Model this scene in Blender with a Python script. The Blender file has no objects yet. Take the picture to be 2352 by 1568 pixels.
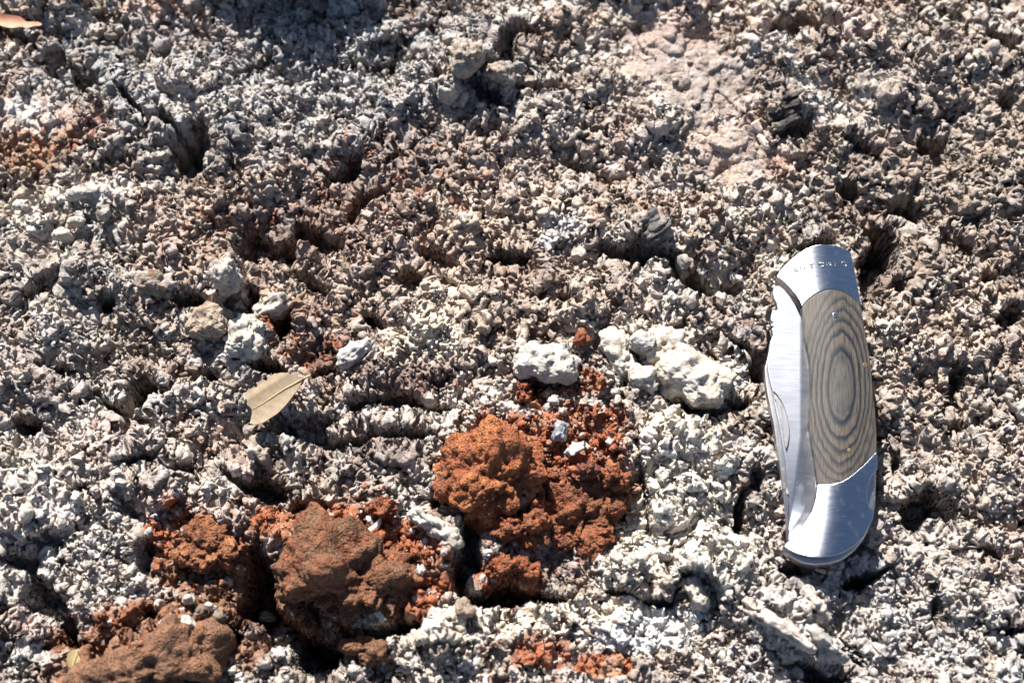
import bpy, bmesh, math, random
import numpy as np
from mathutils import Vector
from mathutils.geometry import delaunay_2d_cdt

random.seed(7)
rng = np.random.RandomState(11)
S = bpy.context.scene
COL = S.collection
MM = 0.001

# ------------------------------------------------------------------ camera
CAM_D = 0.520
TILT = math.radians(19)
WIDE = 0.350                       # metres across the picture at the middle of the ground
cam_d = bpy.data.cameras.new('camera')
cam = bpy.data.objects.new('camera', cam_d)
COL.objects.link(cam)
cam.location = (0, -CAM_D * math.sin(TILT), CAM_D * math.cos(TILT))
cam.rotation_euler = (TILT, 0, 0)
cam_d.sensor_width = 36
cam_d.lens = 36 * CAM_D / WIDE
cam_d.clip_start = 0.02
cam_d.clip_end = 100
cam_d.dof.use_dof = True
cam_d.dof.focus_distance = 0.515
cam_d.dof.aperture_fstop = 7.5
S.camera = cam

# ------------------------------------------------------------------ light
SUN_EL = math.radians(39)
SUN_AZ = math.radians(-17)         # direction the light comes from, clockwise from +Y
world = bpy.data.worlds.new('World')
S.world = world
world.use_nodes = True
wn = world.node_tree
bg = wn.nodes['Background']
sky = wn.nodes.new('ShaderNodeTexSky')
sky.sky_type = 'NISHITA'
sky.sun_disc = False
sky.sun_elevation = SUN_EL
sky.sun_rotation = SUN_AZ
sky.altitude = 800
wn.links.new(sky.outputs[0], bg.inputs[0])
bg.inputs[1].default_value = 0.05
sun_d = bpy.data.lights.new('sun', 'SUN')
sun_d.energy = 5.0
sun_d.angle = math.radians(0.53)
sun_d.color = (1.0, 0.955, 0.90)
sun = bpy.data.objects.new('sun', sun_d)
COL.objects.link(sun)
sdir = Vector((math.sin(SUN_AZ) * math.cos(SUN_EL), math.cos(SUN_AZ) * math.cos(SUN_EL), math.sin(SUN_EL)))
sun.rotation_euler = sdir.to_track_quat('Z', 'Y').to_euler()
sun.location = sdir * 2
S.view_settings.view_transform = 'Standard'
S.view_settings.look = 'None'
S.view_settings.gamma = 1
S.view_settings.use_curve_mapping = False
S.view_settings.exposure = 1.42

# ------------------------------------------------------------------ picture position -> place on the ground (mm)
CY, SY = math.cos(TILT), math.sin(TILT)
K = WIDE / CAM_D / 2352.0
def at(u, v, z=0.0):
    """u, v in a 2352 x 1568 picture; z in mm above the mean ground; returns x, y in mm"""
    u = np.asarray(u, float); v = np.asarray(v, float)
    a = (u - 1176) * K; b = -(v - 784) * K
    dx, dy, dz = a, b * CY + SY, b * SY - CY
    t = (z - CAM_D * 1000 * CY) / dz
    return a * t, -CAM_D * 1000 * SY + dy * t
def to_uv(x, y, z=0.0):
    px, py, pz = x, y + CAM_D * 1000 * SY, z - CAM_D * 1000 * CY
    b = py * CY + pz * SY
    d = py * SY - pz * CY
    return 1176 + px / d / K, 784 - b / d / K
def mm_per_u(v):
    x0, y0 = at(1176, v); x1, y1 = at(1276, v)
    return float(x1 - x0) / 100

# ------------------------------------------------------------------ noise
P = rng.permutation(256); P = np.concatenate([P, P, P]).astype(np.int32)
ANG = rng.rand(256) * 2 * np.pi
GX, GY = np.cos(ANG).astype(np.float32), np.sin(ANG).astype(np.float32)
R1, R2, R3, R4 = [rng.rand(256).astype(np.float32) for _ in range(4)]
G3 = rng.randn(256, 3); G3 /= np.linalg.norm(G3, axis=1)[:, None]

def pn(x, y, s, seed=0):
    x = (x / s + 31.7 * seed + 1000).astype(np.float32); y = (y / s + 17.3 * seed + 1000).astype(np.float32)
    ix = np.floor(x).astype(np.int32); iy = np.floor(y).astype(np.int32)
    fx = x - ix; fy = y - iy
    ix &= 255; iy &= 255
    wx = fx * fx * fx * (fx * (fx * 6 - 15) + 10); wy = fy * fy * fy * (fy * (fy * 6 - 15) + 10)
    def c(dx, dy):
        h = P[P[(ix + dx) & 255] + ((iy + dy) & 255)]
        return GX[h] * (fx - dx) + GY[h] * (fy - dy)
    a = c(0, 0); b = c(1, 0); a += (b - a) * wx
    d = c(0, 1); e = c(1, 1); d += (e - d) * wx
    return (a + (d - a) * wy) * 1.5
def fbm(x, y, s, n=4, seed=0, g=0.5):
    r = 0; a = 1
    for i in range(n):
        r = r + a * pn(x, y, s, seed + i * 3); s *= 0.5; a *= g
    return r
def caps(x, y, s, seed=0, r0=0.35, r1=0.8, prob=1.0, flat=1.0, edge=None):
    """field of rounded knobs: height in units of s"""
    x = (x / s + 13.1 * seed + 500).astype(np.float32); y = (y / s + 7.7 * seed + 500).astype(np.float32)
    ix = np.floor(x).astype(np.int32); iy = np.floor(y).astype(np.int32)
    fx = x - ix; fy = y - iy
    best = np.zeros_like(x)
    for dx in (-1, 0, 1):
        for dy in (-1, 0, 1):
            h = P[P[(ix + dx) & 255] + ((iy + dy) & 255)]
            r = r0 + (r1 - r0) * R3[h]
            d2 = (fx - dx - R1[h]) ** 2 + (fy - dy - R2[h]) ** 2
            if edge is None: c = np.sqrt(np.maximum(0, r * r - d2)) * (0.6 + 0.7 * R4[h])
            else: c = sst(1, edge, np.sqrt(d2) / r) * (0.35 + 0.65 * R4[h])
            if prob < 1: c = np.where(R4[(h + 77) & 255] < prob, c, 0)
            np.maximum(best, c, out=best)
    return best * flat
def pn3(p, s, seed=0):
    q = p / s + 100 + seed * 9.37
    i = np.floor(q).astype(np.int64); f = q - i; i &= 255
    w = f * f * f * (f * (f * 6 - 15) + 10)
    r = np.zeros(len(q))
    for dx in (0, 1):
        for dy in (0, 1):
            for dz in (0, 1):
                h = P[P[P[(i[:, 0] + dx) & 255] + ((i[:, 1] + dy) & 255)] + ((i[:, 2] + dz) & 255)]
                g = G3[h]
                dd = g[:, 0] * (f[:, 0] - dx) + g[:, 1] * (f[:, 1] - dy) + g[:, 2] * (f[:, 2] - dz)
                ww = (w[:, 0] if dx else 1 - w[:, 0]) * (w[:, 1] if dy else 1 - w[:, 1]) * (w[:, 2] if dz else 1 - w[:, 2])
                r += dd * ww
    return r * 1.5
def fbm3(p, s, n=3, seed=0, g=0.5):
    r = 0; a = 1
    for i in range(n):
        r = r + a * pn3(p, s, seed + i); s *= 0.5; a *= g
    return r
def caps3(p, s, seed=0, r0=0.4, r1=0.8):
    q = p / s + 50 + seed * 3.3
    i = np.floor(q).astype(np.int64); f = q - i
    best = np.zeros(len(q))
    for dx in (-1, 0, 1):
        for dy in (-1, 0, 1):
            for dz in (-1, 0, 1):
                h = P[P[P[(i[:, 0] + dx) & 255] + ((i[:, 1] + dy) & 255)] + ((i[:, 2] + dz) & 255)]
                r = r0 + (r1 - r0) * R3[h]
                d2 = (f[:, 0] - dx - R1[h]) ** 2 + (f[:, 1] - dy - R2[h]) ** 2 + (f[:, 2] - dz - R4[h]) ** 2
                np.maximum(best, np.sqrt(np.maximum(0, r * r - d2)), out=best)
    return best
def sst(a, b, x):
    t = np.clip((x - a) / (b - a), 0, 1)
    return t * t * (3 - 2 * t)

# ------------------------------------------------------------------ materials
def nodes(m):
    m.use_nodes = True
    t = m.node_tree
    return t, t.nodes['Principled BSDF'], t.links.new
def N(t, kind, **kw):
    n = t.nodes.new(kind)
    for k, v in kw.items(): setattr(n, k, v)
    return n
def mix_color(t, mode, fac, a, b):
    n = N(t, 'ShaderNodeMix', data_type='RGBA', blend_type=mode)
    for sock, val in ((n.inputs[0], fac), (n.inputs[6], a), (n.inputs[7], b)):
        if isinstance(val, bpy.types.NodeSocket): t.links.new(val, sock)
        else: sock.default_value = val if not isinstance(val, tuple) else (*val, 1)[:4]
    return n.outputs[2]
def noise(t, vec, scale, detail=4, rough=0.6):
    n = N(t, 'ShaderNodeTexNoise')
    n.inputs['Scale'].default_value = scale; n.inputs['Detail'].default_value = detail
    n.inputs['Roughness'].default_value = rough
    t.links.new(vec, n.inputs['Vector'])
    return n
def ramp(t, fac, stops):
    n = N(t, 'ShaderNodeValToRGB')
    cr = n.color_ramp
    while len(cr.elements) < len(stops): cr.elements.new(0.5)
    for e, (p, c) in zip(cr.elements, stops):
        e.position = p; e.color = (*c, 1) if len(c) == 3 else c
    t.links.new(fac, n.inputs[0])
    return n.outputs[0]

def earth_material(name, bump=0.00022, contrast=1.0, rough=0.92):
    """mineral crust: the object's own colour attribute broken up by grain, specks and dust"""
    m = bpy.data.materials.new(name)
    t, b, L = nodes(m)
    at_ = N(t, 'ShaderNodeAttribute', attribute_name='tint')
    geo = N(t, 'ShaderNodeNewGeometry')
    pos = geo.outputs['Position']
    n1 = noise(t, pos, 420, 5, 0.7)
    n2 = noise(t, pos, 1500, 3, 0.7)
    n3 = noise(t, pos, 110, 4, 0.6)
    n4 = noise(t, pos, 2600, 2, 0.6)
    g = ramp(t, n1.outputs[0], [(0.28, (0.62,) * 3), (0.5, (1.0,) * 3), (0.72, (1.32,) * 3)])
    c = mix_color(t, 'MULTIPLY', contrast, at_.outputs['Color'], g)
    g2 = ramp(t, n2.outputs[0], [(0.3, (0.7,) * 3), (0.55, (1.0,) * 3), (0.75, (1.3,) * 3)])
    c = mix_color(t, 'MULTIPLY', 0.8 * contrast, c, g2)
    warm = ramp(t, n3.outputs[0], [(0.35, (1.06, 0.99, 0.92)), (0.65, (0.95, 1.0, 1.05))])
    c = mix_color(t, 'MULTIPLY', 0.8, c, warm)
    L(c, b.inputs['Base Color'])
    b.inputs['Roughness'].default_value = rough
    b.inputs['Specular IOR Level'].default_value = 0.25
    bp = N(t, 'ShaderNodeBump'); bp.inputs['Distance'].default_value = bump; bp.inputs['Strength'].default_value = 1.0
    ad = N(t, 'ShaderNodeMath', operation='ADD')
    L(n1.outputs[0], ad.inputs[0])
    mu = N(t, 'ShaderNodeMath', operation='MULTIPLY'); mu.inputs[1].default_value = 0.8
    L(n2.outputs[0], mu.inputs[0]); L(mu.outputs[0], ad.inputs[1])
    m4 = N(t, 'ShaderNodeMath', operation='MULTIPLY_ADD'); L(n4.outputs[0], m4.inputs[0]); m4.inputs[1].default_value = .35; L(ad.outputs[0], m4.inputs[2])
    L(m4.outputs[0], bp.inputs['Height']); L(bp.outputs[0], b.inputs['Normal'])
    return m
M_EARTH = earth_material('mineral_crust', 0.0008)
M_CHALK = earth_material('chalky_stone', 0.0007, 0.85)
M_SOIL = earth_material('crumbly_red_earth', 0.0008, 1.0, .95)
M_CHAR = earth_material('charred_wood', 0.0005, 1.0, 0.6)
t_ = M_SOIL.node_tree; b_ = t_.nodes['Principled BSDF']
geo_ = [n for n in t_.nodes if n.type == 'NEW_GEOMETRY'][0]
old = b_.inputs['Normal'].links[0].from_socket
for sc_, dist_ in ((620, .0011), (1500, .0007)):
    nz = noise(t_, geo_.outputs['Position'], sc_ * 1.7, 2, .5)
    ad_ = N(t_, 'ShaderNodeVectorMath', operation='MULTIPLY_ADD')
    t_.links.new(nz.outputs['Color'], ad_.inputs[0]); ad_.inputs[1].default_value = (.4 / sc_,) * 3; t_.links.new(geo_.outputs['Position'], ad_.inputs[2])
    vo = N(t_, 'ShaderNodeTexVoronoi', feature='SMOOTH_F1'); vo.inputs['Scale'].default_value = sc_; vo.inputs['Smoothness'].default_value = .35
    t_.links.new(ad_.outputs[0], vo.inputs['Vector'])
    iv = N(t_, 'ShaderNodeMath', operation='SUBTRACT'); iv.inputs[0].default_value = 1; t_.links.new(vo.outputs['Distance'], iv.inputs[1])
    bb = N(t_, 'ShaderNodeBump'); bb.inputs['Distance'].default_value = dist_
    t_.links.new(iv.outputs[0], bb.inputs['Height']); t_.links.new(old, bb.inputs['Normal']); old = bb.outputs[0]
t_.links.new(old, b_.inputs['Normal'])

# ------------------------------------------------------------------ object helpers
def set_tint(me, colors):
    a = me.attributes.new('tint', 'FLOAT_COLOR', 'POINT')
    c = np.ones((len(me.vertices), 4), np.float32); c[:, :3] = colors
    a.data.foreach_set('color', c.ravel())
def link(name, me, mat=None, parent=None, loc=None):
    o = bpy.data.objects.new(name, me); COL.objects.link(o)
    if mat is not None: me.materials.append(mat)
    if parent is not None: o.parent = parent
    if loc is not None: o.location = loc
    return o
def tag(o, label=None, cat=None, group=None, kind=None):
    for k, v in (('label', label), ('category', cat), ('group', group), ('kind', kind)):
        if v: o[k] = v
    return o
def smooth(me):
    me.polygons.foreach_set('use_smooth', np.ones(len(me.polygons), bool))
def grid_mesh(name, V, nr, nc):
    i = np.arange(nr * nc).reshape(nr, nc)
    q = np.stack([i[:-1, :-1], i[:-1, 1:], i[1:, 1:], i[1:, :-1]], -1).reshape(-1, 4)
    me = bpy.data.meshes.new(name)
    me.vertices.add(len(V)); me.vertices.foreach_set('co', V.astype(np.float32).ravel())
    me.loops.add(q.size); me.loops.foreach_set('vertex_index', q.astype(np.int32).ravel())
    me.polygons.add(len(q)); me.polygons.foreach_set('loop_start', np.arange(0, q.size, 4, dtype=np.int32))
    me.update(calc_edges=True)
    smooth(me)
    return me

# ================================================================== GROUND
WHITE = (.56, .51, .44); CREAM = (.62, .54, .43); TAN = (.36, .295, .235); GREY = (.36, .325, .29)
PINK = (.48, .31, .25); PALE = (.53, .475, .425); RED = (.30, .10, .047); RUST = (.235, .095, .05)
BROWN = (.20, .125, .085); PURPLE = (.255, .175, .155); OCHRE = (.40, .23, .13); BLUEGREY = (.50, .51, .52)
ASH = (.46, .425, .385)

NC, NR = 1130, 770
V0, V1 = 1568 + 130, -150
ytop = float(at(1176, V1)[1]); ybot = float(at(1176, V0)[1])
yy = np.linspace(0, 1, NR)
zoomk = 0.30
yd = ybot + (ytop - ybot) * (yy + zoomk * yy * yy) / (1 + zoomk)
far = 1500.0
sb = ybot - np.cumsum(0.25 * 1.33 ** np.arange(1, 27))[::-1]
st = ytop + np.cumsum(0.30 * 1.33 ** np.arange(1, 27))
ys = np.concatenate([sb, yd, st])
ud = np.linspace(-1, 1, NC)
ue = 1 + np.cumsum(0.0016 * 1.33 ** np.arange(1, 27))
us = np.concatenate([-ue[::-1], ud, ue])
XL = lambda y: float(at(2352 + 110, 0)[0]) * 0 + np.interp(y, [ybot, ytop], [float(at(2352 + 110, V0)[0]), float(at(2352 + 110, V1)[0])])
hw = XL(ys)
X = (us[None, :] * hw[:, None]).astype(np.float32)
Y = np.repeat(ys[:, None], len(us), 1).astype(np.float32)
nr, nc = X.shape
UU, VV = to_uv(X, Y)
over = (np.maximum(0, np.abs(us) - 1)[None, :] * hw[:, None] + np.maximum(0, ys - ytop)[:, None] + np.maximum(0, ybot - ys)[:, None])
fade = (1 - sst(0, 60, over)).astype(np.float32)       # fine detail thins out where the sheet gets coarse
UU = np.where(VV > 6000, 6000, UU); UU = np.clip(UU, -4000, 7000).astype(np.float32); VV = np.clip(VV, -4000, 6000).astype(np.float32)

e8 = pn(X, Y, 9, 41); e3 = pn(X, Y, 3.2, 43); e20 = pn(X, Y, 24, 44)
EDGE = 0.32 * e8 + 0.05 * e3 + 0.24 * e20
def ell(u, v, rx, ry, ang=0, rag=1.0):
    """normalised ragged-edged distance from an ellipse placed in the picture"""
    c, s = math.cos(math.radians(ang)), math.sin(math.radians(ang))
    du, dv = UU - u, VV - v
    return np.sqrt(((du * c + dv * s) / rx) ** 2 + ((-du * s + dv * c) / ry) ** 2) + EDGE * rag

# ---- how knobbly / how fine the crust is
smooth_m = np.zeros_like(X)
for (u, v, rx, ry, a, w) in [(1570, 150, 190, 120, 25, .85), (1700, 350, 130, 70, 35, .8), (1530, 90, 90, 80, 0, .6), (1480, 20, 120, 30, 0, .6), (1640, 330, 110, 35, 35, .85),
                             (1700, 400, 70, 60, 0, .6), (90, 270, 110, 60, 20, .7), (70, 330, 130, 60, 0, .5), (150, 440, 160, 60, 0, .55), (120, 560, 130, 60, 0, .5),
                             (380, 210, 90, 40, 40, .5), (560, 830, 200, 60, 15, .4), (230, 700, 110, 40, 0, .5),
                             (1950, 250, 110, 60, 0, .4), (2200, 1050, 60, 40, 0, .3), (2100, 1000, 80, 60, 0, .4),
                             (350, 1490, 150, 60, -15, .5), (1500, 1440, 150, 60, 0, .6), (1860, 230, 90, 60, 0, .5),
                             (400, 1180, 80, 40, 0, .5), (1340, 1500, 200, 70, 0, .4), (1180, 1400, 160, 50, 0, .3), (2150, 900, 50, 200, 0, .25)]:
    smooth_m = np.maximum(smooth_m, w * sst(1.25, .7, ell(u, v, rx, ry, a)))
smooth_m = np.minimum(1, smooth_m * 1.22)
RED_REG = [(1185, 1010, 130, 55, 0), (1320, 1090, 120, 150, 0), (1330, 885, 62, 28, 0), (1232, 915, 26, 34, 0), (1390, 990, 60, 50, 0),
           (800, 1255, 200, 85, 8), (430, 1225, 100, 60, 25), (480, 1300, 150, 80, 10), (350, 1470, 250, 100, -10),
           (930, 1300, 90, 110, 0), (1230, 1500, 75, 35, 0), (1390, 1520, 70, 30, 0), (1170, 1330, 80, 40, 0), (640, 745, 30, 26, 0),
           (520, 1395, 110, 70, 0), (700, 1380, 100, 100, 0)]
red_m = np.zeros_like(X)
for (u, v, rx, ry, a) in RED_REG:
    red_m = np.maximum(red_m, sst(1.15, .85, ell(u, v, rx, ry, a, 1.3)))
white_m = np.zeros_like(X)
for (u, v, rx, ry, a) in [(1560, 1060, 92, 100, 0), (1580, 1180, 80, 90, 20), (1640, 1290, 85, 70, 0), (1500, 1260, 80, 70, 0), (1580, 870, 120, 70, 30),
                          (1420, 1290, 60, 40, 0)]:
    white_m = np.maximum(white_m, sst(1.2, .85, ell(u, v, rx, ry, a)))

# ---- broad relief
H = 4.2 * fbm(X, Y, 62, 3, 1) + 3.0 * fbm(X, Y, 21, 3, 5)
# terraces: steep little steps between the flakes of the crust
tt = fbm(X, Y, 30, 3, 9) * 3.2
H += 1.7 * (np.floor(tt) + sst(0.72, 1.0, tt - np.floor(tt)))
# raised places
for (u, v, rx, ry, a, h) in [(1560, 1060, 85, 105, 0, 4), (1600, 1200, 85, 80, 20, 3.0), (1640, 1290, 80, 50, 0, 3.5), (960, 820, 150, 60, -20, 3), (560, 1060, 220, 50, -20, 2.5),
                             (1070, 130, 60, 40, 0, 5), (1160, 185, 60, 30, 0, 4), (470, 150, 80, 50, -15, 6), (1900, 470, 110, 40, 35, 4),
                             (850, 250, 200, 60, -20, 3), (2080, 180, 120, 60, 20, 4), (2250, 420, 100, 70, 0, 3), (450, 640, 70, 60, 0, 3),
                             (120, 1150, 140, 60, -20, 3), (960, 1430, 110, 50, 0, 4), (1820, 1440, 130, 50, 30, 4), (2150, 1320, 120, 60, 10, 3),
                             (1620, 560, 100, 60, 0, 2), (300, 480, 90, 60, 30, 3), (860, 1250, 200, 70, 5, 3.5), (330, 1500, 190, 60, -18, 6),
                             (340, 235, 110, 30, 42, 3), (720, 560, 60, 20, 0, 2), (1400, 700, 120, 40, 20, 2), (2150, 700, 90, 100, 0, 2)]:
    H += h * sst(1.35, .75, ell(u, v, rx, ry, a))
# knoll beyond the upper edge of the picture; it throws the shade over the top
H += 47 * sst(1.6, .45, ell(655, -200, 230, 88, 0, .35)) + 0
# hollows and cracks
HOLL = [(440, 345, 44, 66, 0, 17), (395, 285, 50, 20, 45, 9), (300, 235, 60, 14, 42, 6), (200, 195, 34, 40, -20, 8), (130, 150, 40, 40, 0, 5),
        (1210, 75, 44, 22, 20, 9), (1160, 130, 30, 40, 20, 8), (1255, 207, 62, 17, 5, 13), (1110, 215, 46, 26, 30, 9), (1010, 190, 34, 20, 0, 6),
        (590, 150, 50, 16, -20, 8), (640, 110, 40, 14, -30, 8), (1815, 290, 50, 34, -20, 9), (1700, 270, 30, 14, 0, 4),
        (1945, 430, 40, 24, 40, 10), (2000, 520, 60, 24, 30, 12), (2035, 590, 34, 66, 0, 15), (1990, 640, 26, 60, 0, 10), (1860, 560, 60, 20, -10, 9),
        (2060, 660, 30, 30, 0, 8), (2150, 330, 46, 30, 30, 6), (2300, 90, 50, 24, 20, 7), (1820, 50, 50, 24, 0, 7), (1900, 60, 60, 20, 20, 6), (2310, 230, 30, 30, 0, 6),
        (325, 905, 36, 46, 20, 12), (298, 975, 20, 58, 0, 12), (250, 930, 40, 20, 30, 8), (320, 1060, 60, 18, -10, 8), (240, 700, 30, 26, 0, 8), (90, 650, 60, 26, -20, 6),
        (150, 560, 30, 20, 0, 7), (610, 560, 70, 36, 20, 8), (725, 540, 70, 26, 30, 9), (560, 600, 30, 50, 0, 8), (440, 690, 40, 26, 0, 8), (575, 690, 26, 34, 0, 10), (650, 745, 26, 36, 0, 13),
        (610, 845, 60, 20, 10, 10), (480, 860, 40, 24, 20, 8), (740, 860, 60, 16, -20, 5), (790, 400, 60, 26, -30, 8), (830, 480, 60, 30, -30, 7), (860, 320, 26, 14, 0, 6), (930, 350, 60, 16, -35, 9),
        (1000, 590, 60, 22, 20, 6), (1170, 590, 50, 20, 0, 10), (1290, 690, 40, 18, 0, 8), (1420, 590, 60, 20, 20, 9), (1500, 580, 60, 20, 10, 11), (1600, 650, 50, 28, 20, 10), (1680, 660, 40, 24, 0, 8),
        (940, 650, 36, 28, 0, 7), (700, 640, 60, 24, 30, 7), (860, 740, 36, 22, 20, 9), (880, 920, 90, 20, 0, 7), (1000, 940, 60, 16, 0, 5), (690, 980, 120, 26, -12, 9), (800, 1010, 80, 26, -8, 9), (600, 1120, 90, 30, 15, 10), (700, 1160, 60, 26, 0, 8),
        (520, 1020, 70, 20, -20, 7), (430, 1080, 50, 20, 0, 7), (930, 1000, 60, 20, 0, 8),
        (1235, 885, 52, 16, 0, 7), (1440, 880, 24, 24, 20, 8), (1465, 850, 16, 50, -20, 9), (1590, 940, 74, 26, 10, 13), (1690, 790, 70, 12, 28, 8), (1740, 850, 24, 30, 0, 8), (1690, 930, 44, 20, 0, 7),
        (1480, 1110, 14, 70, -12, 8), (1500, 1230, 12, 60, -15, 7), (1700, 1170, 22, 60, 10, 10), (1740, 1100, 26, 40, 0, 8), (1420, 1360, 40, 16, 0, 8), (1600, 1330, 50, 16, 20, 8), (1520, 1380, 60, 18, 0, 7),
        (1080, 1250, 36, 80, 10, 15), (1150, 1200, 62, 30, -25, 14), (1150, 1370, 80, 30, 0, 14), (1260, 1375, 60, 18, 0, 8), (1000, 1160, 24, 30, 0, 9),
        (590, 1350, 42, 90, 8, 20), (640, 1440, 60, 50, 20, 15), (720, 1500, 70, 50, 20, 17), (830, 1470, 110, 34, -12, 17), (345, 1415, 26, 22, 0, 11), (520, 1450, 60, 20, 20, 8), (930, 1370, 20, 60, 10, 8),
        (1985, 1330, 60, 26, -20, 12), (2110, 1160, 50, 44, -30, 12), (2180, 1180, 30, 30, 0, 9), (2060, 1060, 20, 40, 0, 7), (2200, 980, 40, 20, 0, 6), (1820, 1310, 40, 26, 0, 8), (1640, 1420, 30, 14, 0, 5),
        (2200, 860, 30, 40, 0, 7), (2310, 730, 40, 30, 0, 7), (2280, 1270, 40, 20, 20, 9), (2150, 1400, 20, 60, 0, 7), (2310, 1450, 40, 20, 0, 8), (1900, 1560, 60, 20, 0, 8), (1860, 1530, 50, 18, 20, 7),
        (100, 1380, 50, 50, 0, 9), (160, 1450, 30, 60, -20, 12), (220, 1545, 50, 24, 0, 10), (40, 1290, 50, 24, 0, 8), (120, 1240, 50, 20, 0, 5), (200, 1120, 40, 16, -20, 7), (330, 1280, 30, 40, 20, 7),
        (30, 75, 50, 16, 20, 8), (60, 980, 40, 26, 0, 7), (120, 840, 40, 22, 0, 7), (190, 860, 30, 18, 0, 6), (1790, 160, 50, 20, 20, 6), (2130, 90, 60, 20, 20, 6), (1980, 330, 60, 20, 30, 7),
        (2080, 480, 50, 30, 30, 9), (2200, 560, 50, 24, 30, 7), (2270, 640, 30, 24, 0, 7), (1140, 310, 50, 12, 0, 5), (1330, 380, 60, 14, 10, 5), (950, 130, 60, 20, 0, 6), (860, 150, 50, 14, 0, 5)]
for (u, v, rx, ry, a, h) in HOLL:
    H -= h * 1.75 * sst(1.18, .70, ell(u, v, rx * 1.1, ry * 1.12, a, 1.15))
HB = H.copy()

# light smoothing of the slope field
def blur(a):
    b = a.copy(); b[1:-1, 1:-1] = (a[1:-1, 1:-1] * 2 + a[:-2, 1:-1] + a[2:, 1:-1] + a[1:-1, :-2] + a[1:-1, 2:]) / 6
    return b

# ---- knobs, pits and grit
wx = X + 1.1 * pn(X, Y, 4.2, 21) + 0.5 * pn(X, Y, 1.9, 24); wy = Y + 1.1 * pn(X, Y, 4.2, 22) + 0.5 * pn(X, Y, 1.9, 25)
w2x = wx + .45 * pn(X, Y, 1.0, 26); w2y = wy + .45 * pn(X, Y, 1.0, 27)
zone = sst(-.35, .35, fbm(X, Y, 34, 2, 77))            # 1 = knobbly, 0 = pitted sponge
zone = np.maximum(zone * .9, .08)
k3 = caps(w2x, w2y, 2.3, 2, .25, .60, .8)
k6 = caps(w2x + 40, w2y, 5.4, 3, .25, .75, .6)
c4 = caps(w2x + 4, w2y - 9, 3.6, 31, .22, .55, .8, edge=.45)
k15 = caps(wx, wy + 33, 1.05, 4, .25, .60)
w3 = caps(w2x - 19, w2y + 5, 2.5, 15, .28, .58, .9, edge=.50)
w5 = caps(w2x, w2y - 77, 4.6, 5, .22, .52, .8, edge=.55)
w10 = caps(w2x + 11, w2y - 7, 10.5, 6, .15, .42, .7, edge=.65)
p4 = caps(wx, wy - 77, 4.4, 5, .20, .55, .75, edge=.4)
rough_m = (1 - .95 * smooth_m) * (1 - .85 * red_m)
knob = (2.3 * k3 * .8 + 5.4 * k6 * .30) * (.35 + .65 * zone) + 2.0 * c4
pits = (2.9 * w3 + 3.6 * w5) * (1.25 - .4 * zone) + 4.6 * w10
vary = np.clip(0.95 + 0.9 * pn(X, Y, 27, 71), .4, 1.5)
D1 = (knob * (1.5 - .5 * vary) - pits * vary) * rough_m * (1 - .75 * white_m) - white_m * (p4 * 2.6 + .8 * w10)
D1 += 1.05 * k15 * (.25 + .45 * zone) * (1 - smooth_m * .55) * (1 - .5 * red_m)
rid = 1 - np.abs(fbm(w2x, w2y, 2.6, 3, 63)) * 2.2
D1 += 1.5 * rid * rough_m + 1.1 * fbm(X, Y, 1.4, 2, 61) * rough_m * (1 - .6 * white_m)
D1 += red_m * (3.0 * fbm(X, Y, 9, 5, 33, .62) + 1.3 * .9 * caps(wx, wy, 1.3, 9, .3, .7))
fine = 0.42 * pn(X, Y, .8, 51) + .5 * .8 * caps(X, Y, .8, 8, .3, .7) * (.5 + .5 * red_m + .2)
D1 = .26 * D1
H = H + blur(blur(D1)) * fade

# flatten what lies under the knife
KN = [(1783, 640), (1805, 607), (1885, 566), (1953, 580), (1978, 705), (2001, 850), (2010, 1010), (2013, 1150), (1990, 1240), (1930, 1290), (1860, 1296), (1802, 1256), (1815, 1200), (1795, 1050), (1762, 880), (1760, 800), (1775, 655)]
def poly_dist(U, Vv, pts):
    """signed distance (negative inside) in picture units"""
    d = np.full(U.shape, 1e9, np.float32); ins = np.zeros(U.shape, bool)
    n = len(pts)
    for i in range(n):
        (ax, ay), (bx, by) = pts[i], pts[(i + 1) % n]
        t = np.clip(((U - ax) * (bx - ax) + (Vv - ay) * (by - ay)) / max(1e-9, (bx - ax) ** 2 + (by - ay) ** 2), 0, 1)
        np.minimum(d, np.hypot(U - ax - t * (bx - ax), Vv - ay - t * (by - ay)), out=d)
        if ay != by:
            c = ((ay > Vv) != (by > Vv)) & (U < (bx - ax) * (Vv - ay) / (by - ay) + ax)
            ins ^= c
    return np.where(ins, -d, d)
box = (UU > 1680) & (UU < 2100) & (VV > 480) & (VV < 1400)
kd = np.full(UU.shape, 999, np.float32)
kd[box] = poly_dist(UU[box], VV[box] , KN)
cap_h = 2.4 + np.clip(kd, 0, 60) * .30
near = kd < 60
soft = np.where(H > cap_h, cap_h + (H - cap_h) * .12 * np.clip(kd / 30, 0, 1), H)
H = np.where(near, np.minimum(H, soft), H)

# ---- knobs swell sideways over the crevices
def grads(F):
    Fu = np.gradient(F, axis=1) / np.maximum(1e-6, np.gradient(X, axis=1))
    Fy = np.gradient(F, axis=0); XY_ = np.gradient(X, axis=0); dY = np.gradient(Y, axis=0)
    return Fu, (Fy - Fu * XY_) / dY
PX = X.copy(); PY = Y.copy()
hx, hy = grads(blur(blur(blur(blur(HB)))))
hm = np.sqrt(hx * hx + hy * hy) + 1e-6
amt2 = 1.5 * np.tanh(hm / 1.6) * fade
PX = PX - hx / hm * amt2 + .25 * pn(X, Y, 1.7, 81) * fade; PY = PY - hy / hm * amt2 + .25 * pn(X, Y, 1.7, 82) * fade

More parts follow.
